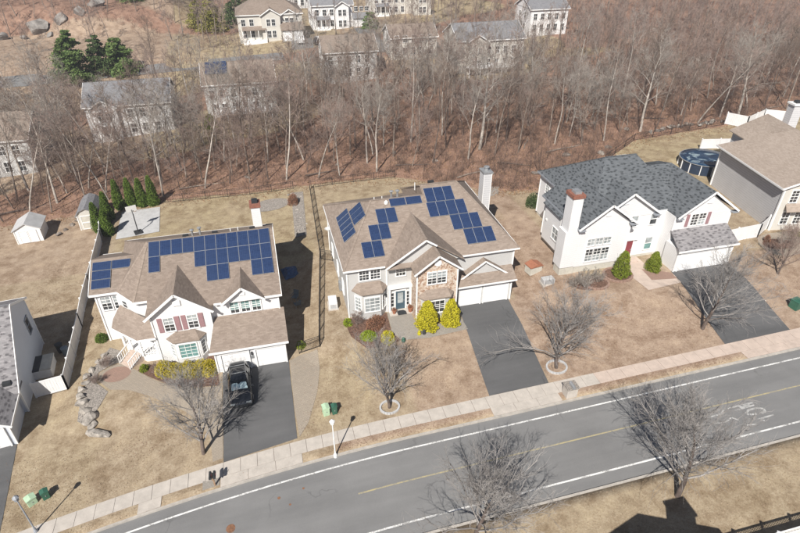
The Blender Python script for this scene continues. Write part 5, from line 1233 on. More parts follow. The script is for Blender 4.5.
def lawn_chair(x, y, rz):
    z = terr(x, y); root = empty('lawn_chair', (x, y, z), rz, 'grey metal lawn chair in the shade of the side yard', 'chair', 'lawn chairs in the side yard')
    m2 = MB(); m2.box(-.28, .28, -.28, .28, .4, .44); m2.build('seat', 'chair_grey', root); m2 = MB(); m2.beam((0, .28, .44), (0, .42, 1.0), .56, .04); m2.build('backrest', 'chair_grey', root)
    for sx in (-1, 1):
        for sy in (-1, 1): m2 = MB(); m2.tube([(sx * .26, sy * .26, 0), (sx * .26, sy * .26, .42)], .02, 6); m2.build('leg', 'grey_metal', root)
        m2 = MB(); m2.beam((sx * .3, -.26, .65), (sx * .3, .32, .65), .05, .03); m2.build('armrest', 'chair_grey', root)
lawn_chair(1.0, 45.3, R(200)); lawn_chair(0.9, 46.6, R(330))
def tarp():
    m2 = MB(); n = 8; rr = random.Random(4); pts = {}
    for i in range(n + 1):
        for j in range(n + 1):
            x, y = -.9 + 1.8 * i / n, -1.1 + 2.2 * j / n; e = min(i, j, n - i, n - j) / (n / 2)
            pts[i, j] = (x, y, .05 + .55 * min(1, e * 1.6) + rr.uniform(-.05, .05))
    for i in range(n):
        for j in range(n): m2.poly([pts[i, j], pts[i + 1, j], pts[i + 1, j + 1], pts[i, j + 1]])
    o = m2.build('tarp_pile', 'blue_tarp', None, (0.9, 51.6, terr(0.9, 51.6)), R(10)); tag(o, 'dark blue tarpaulin over a low pile in the shaded side yard', 'tarpaulin')
tarp()
def pool():
    x, y = 59.3, 60.9; z = 2.55; root = empty('swimming_pool', (x, y, z), R(20), 'round above ground pool with dark blue winter cover behind the white house', 'pool')
    m2 = MB(); m2.lathe([(3.35, -.6), (3.35, 1.25)], k=40, sy=.95); m2.build('pool_wall', 'pool_wall', root)
    m2 = MB(); n = 40
    for i in range(n):
        a, b = 6.2832 * i / n, 6.2832 * (i + 1) / n
        m2.prism([(r * math.cos(t), r * .95 * math.sin(t), 1.25) for r, t in ((3.25, a), (3.5, a), (3.5, b), (3.25, b))], (0, 0, .06))
    m2.build('top_rail', 'grey_metal', root)
    m2 = MB(); rr = random.Random(2); m2.lathe([(3.42, 1.2), (3.36, 1.33), (2.6, 1.30), (1.6, 1.27), (.7, 1.3), (.05, 1.34)], k=40, sy=.95); m2.build('cover', 'pool_cover', root, smooth=True)
    for i in range(14):
        a = 6.2832 * i / 14; m2 = MB(); m2.box(-.06, .06, -.05, .05, -.5, 1.28); o = m2.build('upright', 'vinyl', root); o.location = (3.4 * math.cos(a), 3.4 * .95 * math.sin(a), 0); o.rotation_euler = (0, 0, a)
    m2 = MB()
    for sx in (-1, 1): m2.tube([(sx * .25, -3.7, 0), (sx * .25, -3.45, 1.7), (sx * .25, -3.1, 1.7), (sx * .25, -2.95, 1.2)], .025, 6)
    for k in range(4): m2.beam((-.25, -3.66 + k * .05, .3 + k * .3), (.25, -3.66 + k * .05, .3 + k * .3), .06, .03)
    m2.build('ladder', 'pipe_white', root)
pool()
def pot(label, x, y, z, r, h, mat):
    root = empty('plant_pot', (x, y, z), 0, label, 'plant pot'); m2 = MB(); m2.lathe([(r * .65, 0), (r, h), (r * 1.1, h + .04), (r * .9, h + .04), (r * .8, h - .04)], k=12); m2.build('pot', mat, root)
    m2 = MB(); rr = random.Random(int(x * 10)); 
    for i in range(40):
        a, q = rr.uniform(0, 6.28), rr.uniform(0, r); m2.beam((0, 0, h), (q * 1.3 * math.cos(a), q * 1.3 * math.sin(a), h + rr.uniform(.1, .35)), .03, .02)
    m2.build('dry_plant', 'russet_leaf', root)
pot('terracotta pot of dry plants left of the dark entry door', 9.7, 40.55, 1.33, .2, .35, 'terracotta'); pot('large terracotta pot of dry plants right of the dark entry door', 11.25, 40.5, 1.33, .25, .45, 'terracotta')
m_ = MB(); m_.foot([(10.0 - 10.4, -.35), (.45, -.35), (.45, .1), (.25, .3), (-.2, .3), (-.4, .1)], 0, .02); tag(m_.build('doormat', 'dark_plastic', None, (10.4, 40.55, 1.331)), 'dark grey doormat in front of the entry door', 'doormat')
def gnome(label, x, y, mat):
    z = terr(x, y) + .03; m2 = MB(); m2.lathe([(.16, 0), (.18, .15), (.12, .3), (.13, .38), (.02, .5)], k=10); tag(m2.build('garden_ornament', mat, None, (x, y, z)), label, 'ornament')
gnome('small pale yellow garden ornament on the grey paver walk', 11.2, 37.2, 'gold_shrub'); gnome('small dark garden ornament on the grey paver walk', 11.65, 37.2, 'dark_plastic'); gnome('small green garden ornament at the bed edge beside the paver walk', 9.6, 36.7, 'green_box')

# rings round the young trees
def ring(label, x, y, r, mat='concrete_pale', n=22, wd=.14):
    z = terr(x, y); root = empty('tree_ring', (x, y, z), 0, label, 'edging')
    for i in range(n):
        a = 6.2832 * (i + .5) / n; px, py = r * math.cos(a), r * .85 * math.sin(a); m2 = MB(); L = 6.2832 * r / n * .46
        zz = terr(x + px, y + py) - z
        m2.obox((0, 0, .06), (1, 0, 0), (0, 1, 0), (0, 0, 1), wd / 2, L, .09); o = m2.build('edging_block', mat, root); o.location = (px, py, zz); o.rotation_euler = (0, 0, a)
ring('ring of white edging blocks round the small tree before the stone gable house', 6.8, 30.2, .75); ring('ring of white edging blocks round the broad tree beside the second driveway', 21.4, 30.6, .85)
ring('curved pinkish block edging round the conical shrub before the triple window', 33.0, 40.25, 1.45, 'paver_red', 26, .22); ring('pinkish block edging round the bare shrub at the white house front', 30.1, 39.5, 1.25, 'paver_red', 22, .22)

# boulders of the low wall beside the medallion, each one a thing
def rock_mesh(seed, sub=2):
    bm = bmesh.new(); bmesh.ops.create_icosphere(bm, subdivisions=sub, radius=1); rr = random.Random(seed)
    ph = [(Vector((rr.gauss(0, 1), rr.gauss(0, 1), rr.gauss(0, 1))).normalized(), rr.uniform(.35, .72)) for _ in range(14)]
    for v in bm.verts:
        for n, d in ph:
            t = v.co.dot(n)
            if t > d: v.co -= n * (t - d) * .96
        v.co *= 1 + rr.uniform(-.05, .05)
    me = bpy.data.meshes.new('boulder'); bm.to_mesh(me); bm.free(); return me
ROCKS = []
for s in range(6):
    me = rock_mesh(s); me.materials.append(MATS['boulder']); ROCKS.append(me)
ROCKS_D = []
for s in range(4):
    me = rock_mesh(s + 20); me.materials.append(MATS['boulder_dark']); ROCKS_D.append(me)
OUT = []
for s in range(4):
    me = rock_mesh(s + 40, 3); me.materials.append(MATS['outcrop']); OUT.append(me)
def rock(label, x, y, sx, sy, sz, me, rz=0, group=None, name='boulder', cat='boulder', sink=.35):
    o = link(name, me, None, (x, y, terr(x, y) + sz * sink), rz); o.scale = (sx, sy, sz); tag(o, label, cat, group); return o
rr = random.Random(11)
rock('big pale boulder at the lawn end of the rock row', -16.1, 35.2, 1.0, .8, .6, ROCKS[0], .4); rock('flat pale boulder lying last on the lawn at the rock row', -15.2, 33.6, 1.2, .75, .4, ROCKS[1], -.4)
for i, (x, y, s) in enumerate([(-16.7, 36.0, .45), (-17.1, 36.8, .42), (-17.2, 37.6, .4), (-17.35, 38.4, .42), (-17.2, 39.2, .36), (-17.3, 40.0, .4), (-17.0, 40.8, .36), (-16.6, 41.6, .34), (-16.3, 42.4, .32), (-16.5, 35.2, .4), (-15.9, 34.5, .42)]):
    rock('pale boulder in the curved row edging the gravel bed', x, y, s * 1.5, s * 1.25, s * .75, ROCKS[i % 6], rr.uniform(0, 6), 'boulders edging the gravel bed')
for i in range(34):
    x = rr.uniform(2.1, 3.9); y = rr.uniform(58.8, 70.2); s = rr.uniform(.12, .24); rock('small rounded stone in the dry stream bed strip', x, y, s * 1.3, s, s * .7, ROCKS[i % 6], rr.uniform(0, 6), 'stones in the dry stream bed', 'stone', 'stone')
for i, (x, y) in enumerate([(-25.0, 70.5), (-24.6, 71.6), (-24.9, 72.8), (-25.6, 69.4), (-24.2, 73.6), (-26.2, 68.4)]): rock('grey rock in the low line between the two sheds', x, y, .5, .4, .35, ROCKS_D[i % 4], rr.uniform(0, 6), 'rocks between the sheds', 'rock', 'rock')
for i in range(16):
    x = 60 + i * .85 + rr.uniform(-.3, .3); rock('grey rock in the tumbled wall along the grassy yard', x, 74.0 + rr.uniform(-.4, .6), rr.uniform(.4, .75), .45, .45, ROCKS_D[i % 4] if i % 2 else ROCKS[i % 6], rr.uniform(0, 6), 'rocks of the tumbled wall', 'rock', 'rock')
for i, (x, y, s) in enumerate([(37.0, 63.0, .8), (38.3, 64.5, .9), (36.0, 65.2, .6), (48.0, 68.5, .7), (50.2, 70.5, .6), (43.0, 69.5, .7), (24.0, 74, .5), (10, 77, .5), (30.0, 67.2, .5), (57, 76, .6), (-3, 78, .5), (19, 79, .6)]):
    rock('grey fieldstone lying in the leaf litter at the wood edge', x, y, s * 1.3, s, s * .7, ROCKS_D[i % 4] if i % 3 else ROCKS[i % 6], rr.uniform(0, 6), 'fieldstones in the woods', 'fieldstone', 'stone')
# rock face on the far hill
for i, (x, y, a, b, c, l) in enumerate([(-50.5, 166, 3.2, 2.5, 4.2, 'tall pale rock face on the brown hillside above the evergreens'), (-44.5, 166.5, 2.4, 2, 2.0, 'squat pale rock block right of the tall rock face'), (-40.5, 167.5, 2.2, 1.8, 1.8, 'low broken rock at the end of the hillside ledge'), (-58.5, 163, 2.6, 2, 1.6, 'low grey rock left of the tall rock face'), (-66.0, 165, 3.0, 2.2, 3.2, 'weathered rock face near the left end of the hillside'), (-37.5, 172, 3, 2, 2.0, 'grey ledge rock higher up the brown hillside'), (-47.5, 163.8, 1.6, 1.3, 1.0, 'small pale rock at the foot of the tall rock face'), (-53.5, 163.2, 1.7, 1.4, .9, 'flat rock lying left below the tall rock face')]):
    rock(l, x, y, a, b, c, OUT[i % 4], i * 1.3, 'rocks on the far hillside', 'rock_outcrop', 'rock', .12)

# ------------------------------------------------------------------ the parked car (nose to the street)
def car():
    x, y = -4.62, 35.25; z = terr(x, y) + 0.03; root = empty('parked_car', (x, y, z), R(2), 'black SUV parked nose out before the garage with a silver windshield sunshade', 'car')
    # stations along the length: (y, half width, z low, z belt, half width at belt)
    st = [(-2.32, .62, .42, .62, .55), (-2.22, .82, .32, .78, .74), (-1.9, .92, .27, .92, .84), (-1.2, .94, .25, 1.0, .87), (-.6, .94, .25, 1.04, .88), (.6, .94, .25, 1.06, .88), (1.5, .94, .26, 1.06, .88), (2.05, .91, .32, 1.04, .84), (2.25, .82, .4, .98, .72), (2.32, .7, .48, .85, .62)]
    m2 = MB(); rows = []
    for (yy, hw, zl, zb, hb) in st:
        zm = zl + (zb - zl) * .55
        rows.append([(-hw * .9, yy, zl), (-hw, yy, zl + .12), (-hw, yy, zm), (-hb, yy, zb), (-hb * .5, yy, zb + .035), (hb * .5, yy, zb + .035), (hb, yy, zb), (hw, yy, zm), (hw, yy, zl + .12), (hw * .9, yy, zl)])
    k = len(rows[0])
    for r_ in rows: m2.v += r_
    for i in range(len(rows) - 1):
        for j in range(k):
            a = i * k + j; b = i * k + (j + 1) % k; m2.f.append((a, b, b + k, a + k)); m2.m.append(0)
    m2.f.append(tuple(range(k))[::-1]); m2.m.append(0); m2.f.append(tuple(range((len(rows) - 1) * k, len(rows) * k))); m2.m.append(0)
    body = m2.build('body', 'car_paint', root, smooth=True); md = body.modifiers.new('sub', 'SUBSURF'); md.levels = md.render_levels = 2
    # cabin: smooth glass house with a painted roof skin
    cst = [(-1.3, .82, .80, 1.0), (-.95, .85, .72, 1.24), (-.35, .87, .64, 1.56), (.1, .88, .66, 1.64), (1.2, .88, .65, 1.63), (1.75, .85, .6, 1.54), (2.05, .8, .62, 1.3), (2.2, .74, .68, 1.0)]
    def loft(rows_, closed):
        mm = MB(); kk = len(rows_[0])
        for r_ in rows_: mm.v += r_
        for i in range(len(rows_) - 1):
            for j in range(kk if closed else kk - 1):
                p = i * kk + j; q = i * kk + (j + 1) % kk; mm.f.append((p, q, q + kk, p + kk)); mm.m.append(0)
        return mm
    mm = loft([[(-wb, yy, .9), (-wb, yy, 1.0), (-wt, yy, zt - .03), (-wt * .8, yy, zt), (wt * .8, yy, zt), (wt, yy, zt - .03), (wb, yy, 1.0), (wb, yy, .9)] for yy, wb, wt, zt in cst], False)
    o = mm.build('windows', 'car_glass', root, smooth=True); md = o.modifiers.new('sub', 'SUBSURF'); md.levels = md.render_levels = 2
    mm = loft([[(-wt * 1.0, yy, zt - .045), (-wt * .97, yy, zt + .0), (-wt * .5, yy, zt + .03), (wt * .5, yy, zt + .03), (wt * .97, yy, zt + .0), (wt * 1.0, yy, zt - .045)] for yy, wb, wt, zt in [(-.42, 0, .63, 1.53), (-.2, 0, .65, 1.6), (.1, 0, .66, 1.645), (1.2, 0, .65, 1.635), (1.75, 0, .6, 1.55), (1.92, 0, .58, 1.46)]], False)
    o = mm.build('roof', 'car_paint', root, smooth=True); md = o.modifiers.new('sub', 'SUBSURF'); md.levels = md.render_levels = 2
    for sx in (-1, 1):
        m3 = MB(); m3.beam((sx * .87, .45, 1.03), (sx * .67, .45, 1.6), .03, .07); m3.beam((sx * .86, 1.4, 1.03), (sx * .64, 1.35, 1.57), .03, .09); m3.beam((sx * .86, -1.2, 1.03), (sx * .64, -.32, 1.56), .05, .04); m3.build('pillar', 'car_paint', root)
        m3 = MB(); m3.tube([(sx * .62, -.05, 1.64), (sx * .62, .1, 1.7), (sx * .6, 1.5, 1.67), (sx * .58, 1.7, 1.58)], .018, 6); m3.build('roof_rail', 'alloy', root)
    for yy in (.3, 1.2): m3 = MB(); m3.beam((-.62, yy, 1.69), (.62, yy, 1.69), .05, .03); m3.build('cross_bar', 'grey_metal', root)
    # silver shade lying just outside the glass plane (two rounded leaves)
    d = Vector((0, .9, .55)).normalized(); n = Vector((0, -.55, .9)).normalized(); m3 = MB()
    for sx in (-1, 1):
        pts = [(.0, .2), (.64, .18), (.58, .66), (.5, .74), (.16, .74), (.0, .6)]
        q = [Vector((0, -1.2, 1.03)) + Vector((sx * u_, 0, 0)) + d * v_ + n * .05 for u_, v_ in pts]; m3.poly(q if sx > 0 else q[::-1])
    m3.build('sunshade', 'sunshade', root)
    for sx in (-1, 1):
        m3 = MB(); m3.obox((sx * .62, -2.2, .72), (1, 0, 0), (0, 1, 0), (0, 0, 1), .2, .06, .08); m3.build('headlight', 'pane_pale', root, bev=.03)
        m3 = MB(); m3.obox((sx * 1.0, -.85, 1.1), (1, 0, 0), (0, 1, 0), (0, 0, 1), .11, .07, .08); m3.build('mirror', 'car_paint', root, bev=.03)
        for yy in (-1.42, 1.42):
            m3 = MB(); m3.tube([(sx * .74, yy, .34), (sx * .96, yy, .34)], .35, 20); t = m3.build('wheel', 'rubber', root); m3 = MB(); m3.tube([(sx * .955, yy, .34), (sx * .975, yy, .34)], .22, 12); m3.build('rim', 'alloy', t)
    m3 = MB(); m3.box(-.5, .5, -2.36, -2.3, .45, .66); m3.build('grille', 'dark_plastic', root)
    m3 = MB()
    for sx in (-1, 1): m3.beam((sx * .35, -1.9, .955), (sx * .6, -1.1, 1.035), .03, .02)
    m3.build('bonnet_crease', 'car_paint', root)
car()
# ------------------------------------------------------------------ vegetation
RNG = np.random.default_rng(5)
def segs_mesh(S, k, name, mat):
    """S: rows of p0(3) p1(3) r0 r1 -> k-sided tapered tubes"""
    S = np.asarray(S, dtype=np.float64); p0, p1, r0, r1 = S[:, :3], S[:, 3:6], S[:, 6], S[:, 7]
    d = p1 - p0; L = np.linalg.norm(d, axis=1, keepdims=True); d = d / np.maximum(L, 1e-6)
    ref = np.where(np.abs(d[:, 2:3]) < 0.9, np.array([[0, 0, 1.0]]), np.array([[1.0, 0, 0]]))
    a = np.cross(d, ref); a /= np.linalg.norm(a, axis=1, keepdims=True); b = np.cross(d, a)
    V = []
    for pp, rr_ in ((p0, r0), (p1, r1)):
        for j in range(k):
            t = 2 * math.pi * j / k; V.append(pp + (a * math.cos(t) + b * math.sin(t)) * rr_[:, None])
    V = np.stack(V, 1); n = len(S); base = np.arange(n)[:, None] * (2 * k); F = []
    for j in range(k):
        q = np.array([j, (j + 1) % k, k + (j + 1) % k, k + j]); F.append(base + q[None, :])
    return V.reshape(-1, 3), np.concatenate(F, 0)
def tree_segs(rng, h, tr, first, nprim, plen, ang, nsec, nter, ntw, lean=0.05, up=0.35, rmin=0.006, bow=0.2, stems=1, spread=0.0, sa=(.45, .9), sl=(.3, .55), pr=(.4, .6)):
    """returns (trunk segments, branch segments)"""
    T, Bq = [], []
    def unit(v): return v / (np.linalg.norm(v) + 1e-9)
    def child(dirv, angle):
        r = rng.normal(size=3); r -= dirv * np.dot(r, dirv); r = unit(r)
        return unit(dirv * math.cos(angle) + r * math.sin(angle))
    def limb(p, d, L, r, n, store, curl=0.12, upv=0.0, tip=0.25):
        pts = [p]; rs = [r]
        for i in range(n):
            d = unit(d + rng.normal(size=3) * curl + np.array([0, 0, upv])); p = p + d * L / n; pts.append(p); rs.append(r * (1 - (1 - tip) * (i + 1) / n))
        for i in range(n): store.append((*pts[i], *pts[i + 1], max(rs[i], rmin), max(rs[i + 1], rmin)))
        return pts, rs, d
    for s in range(stems):
        a0 = rng.uniform(0, 6.28); d0 = unit(np.array([math.cos(a0) * (lean + spread), math.sin(a0) * (lean + spread), 1.0]))
        hh = h * (1 - 0.18 * rng.random() * (stems > 1))
        pts, rs, _ = limb(np.array([0, 0, -0.3]), d0, hh, tr * (0.75 if stems > 1 else 1), 9, T, 0.06, 0.04, 0.12)
        for i in range(nprim):
            f = first + (1 - first) * ((i + rng.random()) / nprim); q = f * 9; i0 = min(int(q), 8); fr = q - i0
            p = pts[i0] * (1 - fr) + pts[i0 + 1] * fr; rr_ = rs[i0] * (1 - fr) + rs[i0 + 1] * fr
            ax = unit(pts[i0 + 1] - pts[i0]); az = i * 2.4 + rng.uniform(-.5, .5)
            side = np.array([math.cos(az), math.sin(az), 0]); an = ang * rng.uniform(.75, 1.25) * (1 - .35 * f)
            d = unit(ax * math.cos(an) + side * math.sin(an)); L = plen * h * (1.15 - 0.75 * (f - first) / (1 - first + 1e-6)) * rng.uniform(.7, 1.2)
            P, Rr, dd = limb(p, d, L, rr_ * rng.uniform(*pr), 5, Bq, 0.12, up * 0.12)
            for j in range(nsec):
                g = (0.2 + 0.8 * (j + rng.random()) / nsec) * 5; j0 = min(int(g), 4); fj = g - j0; p2 = P[j0] * (1 - fj) + P[j0 + 1] * fj
                d2 = child(unit(P[j0 + 1] - P[j0]), rng.uniform(*sa)); d2 = unit(d2 + np.array([0, 0, up * .6])); L2 = L * rng.uniform(*sl) * (1.15 - .5 * g / 5)
                P2, R2, _ = limb(p2, d2, L2, max(Rr[j0] * .5, rmin * 1.6), 3, Bq, 0.15, up * .1)
                for m in range(nter):
                    g2 = (0.15 + 0.85 * (m + rng.random()) / nter) * 3; m0 = min(int(g2), 2); fm = g2 - m0; p3 = P2[m0] * (1 - fm) + P2[m0 + 1] * fm
                    d3 = unit(child(unit(P2[m0 + 1] - P2[m0]), rng.uniform(.4, .9)) + np.array([0, 0, up * .5])); L3 = L2 * rng.uniform(.35, .6)
                    P3, R3, _ = limb(p3, d3, L3, rmin * 1.2, 2, Bq, 0.15, 0)
                    for t in range(ntw):
                        pt = P3[1] if t % 2 else P3[2]; d4 = child(d3, rng.uniform(.3, .8)); Bq.append((*pt, *(pt + d4 * L3 * rng.uniform(.4, .8)), rmin, rmin * .5))
    return T, Bq
def proto(rng, bark, twig, k=3, **kw):
    T, Bq = tree_segs(rng, **kw)
    tv, tf = segs_mesh(T, 7, 't', bark); bv, bf = segs_mesh(Bq, k, 'b', twig)
    return np_mesh('trunk', tv, tf, bark, True), np_mesh('crown', bv, bf, twig), (tv, tf, bv, bf)

# --- trees of the wood: prototypes
WOOD = []
specs = [('bark_pale', 'twig_grey', dict(h=17, tr=.2, first=.42, nprim=13, plen=.27, ang=.75, nsec=7, nter=4, ntw=3)),
         ('bark_mid', 'twig_brown', dict(h=15, tr=.15, first=.38, nprim=13, plen=.25, ang=.7, nsec=7, nter=4, ntw=3)),
         ('bark_mid', 'twig_pink', dict(h=14, tr=.14, first=.3, nprim=14, plen=.3, ang=.75, nsec=7, nter=4, ntw=3)),
         ('bark_dark', 'twig_brown', dict(h=16, tr=.17, first=.45, nprim=12, plen=.24, ang=.6, nsec=7, nter=4, ntw=3, lean=.12)),
         ('bark_pale', 'twig_pink', dict(h=16, tr=.16, first=.5, nprim=12, plen=.26, ang=.8, nsec=7, nter=4, ntw=3, lean=.1)),
         ('bark_mid', 'twig_grey', dict(h=13, tr=.13, first=.3, nprim=7, plen=.3, ang=.7, nsec=6, nter=5, ntw=3, stems=3, spread=.14)),
         ('bark_pale', 'twig_grey', dict(h=18, tr=.17, first=.55, nprim=11, plen=.22, ang=.65, nsec=7, nter=4, ntw=3, lean=.06)),
         ('bark_dark', 'twig_pink', dict(h=10, tr=.1, first=.25, nprim=12, plen=.32, ang=.8, nsec=6, nter=5, ntw=3, lean=.15))]
for bk, tw, kw in specs:
    kw = dict(kw); kw['ang'] += .12; kw['plen'] *= 1.2; kw['first'] *= .85
    WOOD.append(proto(RNG, bk, tw, rmin=0.0125, up=.14, **kw))
BIG = proto(RNG, 'bark_pale', 'twig_grey', h=19, tr=.33, first=.3, nprim=15, plen=.36, ang=.95, nsec=8, nter=6, ntw=3, rmin=.013)
def plant_tree(tm, cm, name, x, y, rz, sc, label, cat='tree', group=None, tilt=0.0, dz=0):
    r = empty(name, (x, y, terr(x, y) + dz), rz, label, cat, group); r.scale = (sc, sc, sc); r.rotation_euler = (tilt * math.cos(x), tilt * math.sin(x * 1.7), rz)
    link('trunk', tm, r); link('crown', cm, r); return r
WL = [('tall pale barked bare tree standing in the leafless woods', 'pale bare trees in the woods'), ('slim brown bare tree standing in the leafless woods', 'slim brown bare trees in the woods'), ('bare tree with pinkish budding twigs in the leafless woods', 'pink twigged bare trees in the woods'), ('dark barked leaning bare tree in the leafless woods', 'dark leaning bare trees in the woods'), ('pale high crowned bare tree with pinkish twigs in the woods', 'high crowned bare trees in the woods'), ('several stemmed bare grey tree in the leafless woods', 'several stemmed bare trees in the woods'), ('very tall straight pale bare tree in the leafless woods', 'straight tall bare trees in the woods'), ('small dark understory bare tree with pinkish twigs in the woods', 'understory bare trees in the woods')]
# footprints of houses and clearings to keep free
KEEP = [(-30, -13, 99, 114), (-11, 5, 102, 119), (-50, -33, 86, 102), (-4, 15, 139, 158), (14, 33, 149, 167), (33, 54, 164, 182), (41, 59, 112, 129), (29, 42, 123, 136), (13, 26, 114, 128), (66, 79, 133, 146), (9, 28, 180, 196), (58, 76, 190, 206), (106, 123, 182, 198)]
rw = random.Random(21); cand = []
grid = {}
def far_enough(x, y, dmin):
    gx, gy = int(x // 5), int(y // 5)
    for i in range(gx - 2, gx + 3):
        for j in range(gy - 2, gy + 3):
            for (a, b) in grid.get((i, j), ()):
                if (a - x) ** 2 + (b - y) ** 2 < dmin * dmin: return False
    return True
tries = 0
while tries < 40000 and len(cand) < 1500:
    tries += 1
    y = 73 + (rw.random() ** 1.35) * 175; x = rw.uniform(-75, 205)
    if y < woodedge(x) + 1.2: continue
    p = pj(x, y, terr(x, y) + 6)
    if not (-70 < p[0] < 880 and -90 < p[1] < 330): continue
    if any(a - 1 < x < b + 1 and c - 1.6 < y < d for a, b, c, d in KEEP): continue
    if any(124 < y < 139 and x < 62 for _ in (0,)): continue
    # open field on the hill and yards in front of the far houses
    if x < -12 and 134 < y < 166 and rw.random() < .99: continue
    if x < 0 and y > 163 and rw.random() < .8: continue
    if in_ell(x, y, 6, 141, 12, 4) < 1 or in_ell(x, y, 25, 150, 10, 4) < 1: continue
    if 30 < x < 36 and y < 90 and rw.random() < .6: continue
    dm = 2.6 if y < 122 else (3.6 if y < 140 else 4.4)
    if -34 < x < 8 and 84 < y < 101: dm = 2.5
    if x > 8 and y < 122: dm = 3.2 if y < 102 or x > 60 else 2.7
    if -46 < x < -19 and 113 < y < 137: continue
    if not far_enough(x, y, dm): continue
    grid.setdefault((int(x // 5), int(y // 5)), []).append((x, y)); cand.append((x, y))
def score(c):
    p = pj(c[0], c[1], terr(*c) + 5); return p[2] + (60 if not (-20 < p[0] < 820) else 0)
cand.sort(key=score)
near, rest = cand[:285], cand[285:]
for (x, y) in near:
    k = rw.choices(range(8), (3, 3, 3, 2, 2.5, 2, 2, 2.5))[0]; tm, cm, _ = WOOD[k]
    plant_tree(tm, cm, 'bare_tree', x, y, rw.uniform(0, 6.28), rw.uniform(.55, .92), WL[k][0], 'tree', WL[k][1], rw.uniform(0, .1))
plant_tree(BIG[0], BIG[1], 'bare_tree', 31.8, 76.0, 1.0, .8, 'broad pale bare tree with spreading white limbs behind the stone chimney house')
plant_tree(BIG[0], BIG[1], 'bare_tree', 58.5, 74.6, 3.6, .68, 'pale bare tree with a forked white limb beside the tumbled rock wall')
plant_tree(BIG[0], BIG[1], 'bare_tree', 76.5, 74.5, 5.0, .72, 'pinkish white bare tree rising behind the white fence corner')
# far part of the wood: low detail copies joined into one mesh
LOW = []
for bk, tw, kw in specs:
    kw = dict(kw); kw.update(nprim=max(6, kw['nprim'] - 3), nsec=5, nter=4, ntw=2)
    T, Bq = tree_segs(RNG, rmin=.02, **kw); LOW.append((segs_mesh(T, 5, 't', ''), segs_mesh(Bq, 3, 'b', '')))
def join_far(cands):
    for part, mats, nm in ((0, 'bark_mid', 'far_wood_trunks'), (1, 'twig_pink', 'far_wood_twigs')):
        VV, FF, o = [], [], 0; rr_ = random.Random(31)
        for (x, y) in cands:
            k = rr_.randrange(8); v, f = LOW[k][part]; a = rr_.uniform(0, 6.28); s = rr_.uniform(.5, .82); c, sn = math.cos(a) * s, math.sin(a) * s
            w_ = np.stack([v[:, 0] * c - v[:, 1] * sn + x, v[:, 0] * sn + v[:, 1] * c + y, v[:, 2] * s + terr(x, y)], 1); VV.append(w_); FF.append(f + o); o += len(v)
        if VV:
            ob = link(nm, np_mesh(nm, np.concatenate(VV), np.concatenate(FF), mats)); tag(ob, 'mass of bare trees filling the far wooded slope', 'woods', kind='stuff')
join_far(rest)

# undergrowth: brush of the wood floor
def undergrowth():
    rr_ = np.random.default_rng(9); S = []; n = 0
    while n < 6500:
        y = 60 + (rr_.random() ** 1.4) * 110; x = rr_.uniform(-60, 150)
        if y < woodedge(x) + .3: continue
        p = pj(x, y, terr(x, y))
        if not (-30 < p[0] < 840 and -30 < p[1] < 300): continue
        if n % 5 == 0: x = rr_.uniform(-95, 5); y = rr_.uniform(165, 235)
        if any(a < x < b and c - 2 < y < d for a, b, c, d in KEEP) or (124 < y < 139 and x < 62) or (x < -12 and 137 < y < 163): continue
        n += 1; z = terr(x, y); hh = rr_.uniform(.5, 2.2)
        for i in range(rr_.integers(7, 16)):
            d = rr_.normal(size=3) * .45; d[2] = 1; d /= np.linalg.norm(d); L = hh * rr_.uniform(.5, 1.1); b = np.array([x, y, z - .05]) + np.append(rr_.normal(size=2) * .25, 0)
            m = b + d * L * .55; S.append((*b, *m, .014, .009)); d2 = d + rr_.normal(size=3) * .3; S.append((*m, *(m + d2 * L * .45), .009, .004)); d3 = d + rr_.normal(size=3) * .5; S.append((*m, *(m + d3 * L * .35), .008, .004))
    n = 0
    while n < 1700:                                  # whips and saplings
        y = 62 + (rr_.random() ** 1.3) * 75; x = rr_.uniform(-55, 130)
        if y < woodedge(x) + .6 or (124 < y < 139 and x < 62) or any(a < x < b and c - 2 < y < d for a, b, c, d in KEEP): continue
        p = pj(x, y, terr(x, y))
        if not (-30 < p[0] < 840 and -30 < p[1] < 300): continue
        n += 1; b = np.array([x, y, terr(x, y) - .05]); hh = rr_.uniform(2.2, 6.0); d = rr_.normal(size=3) * .12; d[2] = 1
        for i in range(4):
            e = b + (d + rr_.normal(size=3) * .1) * hh / 4; r0 = .028 * (1 - i / 4.5); S.append((*b, *e, r0, r0 * .75))
            for k in range(4):
                q = b + (e - b) * rr_.random(); v_ = rr_.normal(size=3) * .6 + d * .6; L = hh * rr_.uniform(.1, .24) * (1.1 - i * .15); m = q + v_ * L; S.append((*q, *m, .012, .007)); S.append((*m, *(m + (v_ + rr_.normal(size=3) * .5) * L * .5), .008, .004)); S.append((*(q + v_ * L * .5), *(q + v_ * L * .5 + rr_.normal(size=3) * L * .4), .007, .004))
            b = e
    v, f = segs_mesh(S, 3, 'u', 'brush'); o = link('undergrowth', np_mesh('undergrowth', v, f, 'brush')); tag(o, 'leafless brown brush covering the floor of the woods', 'brush', kind='stuff')
undergrowth()
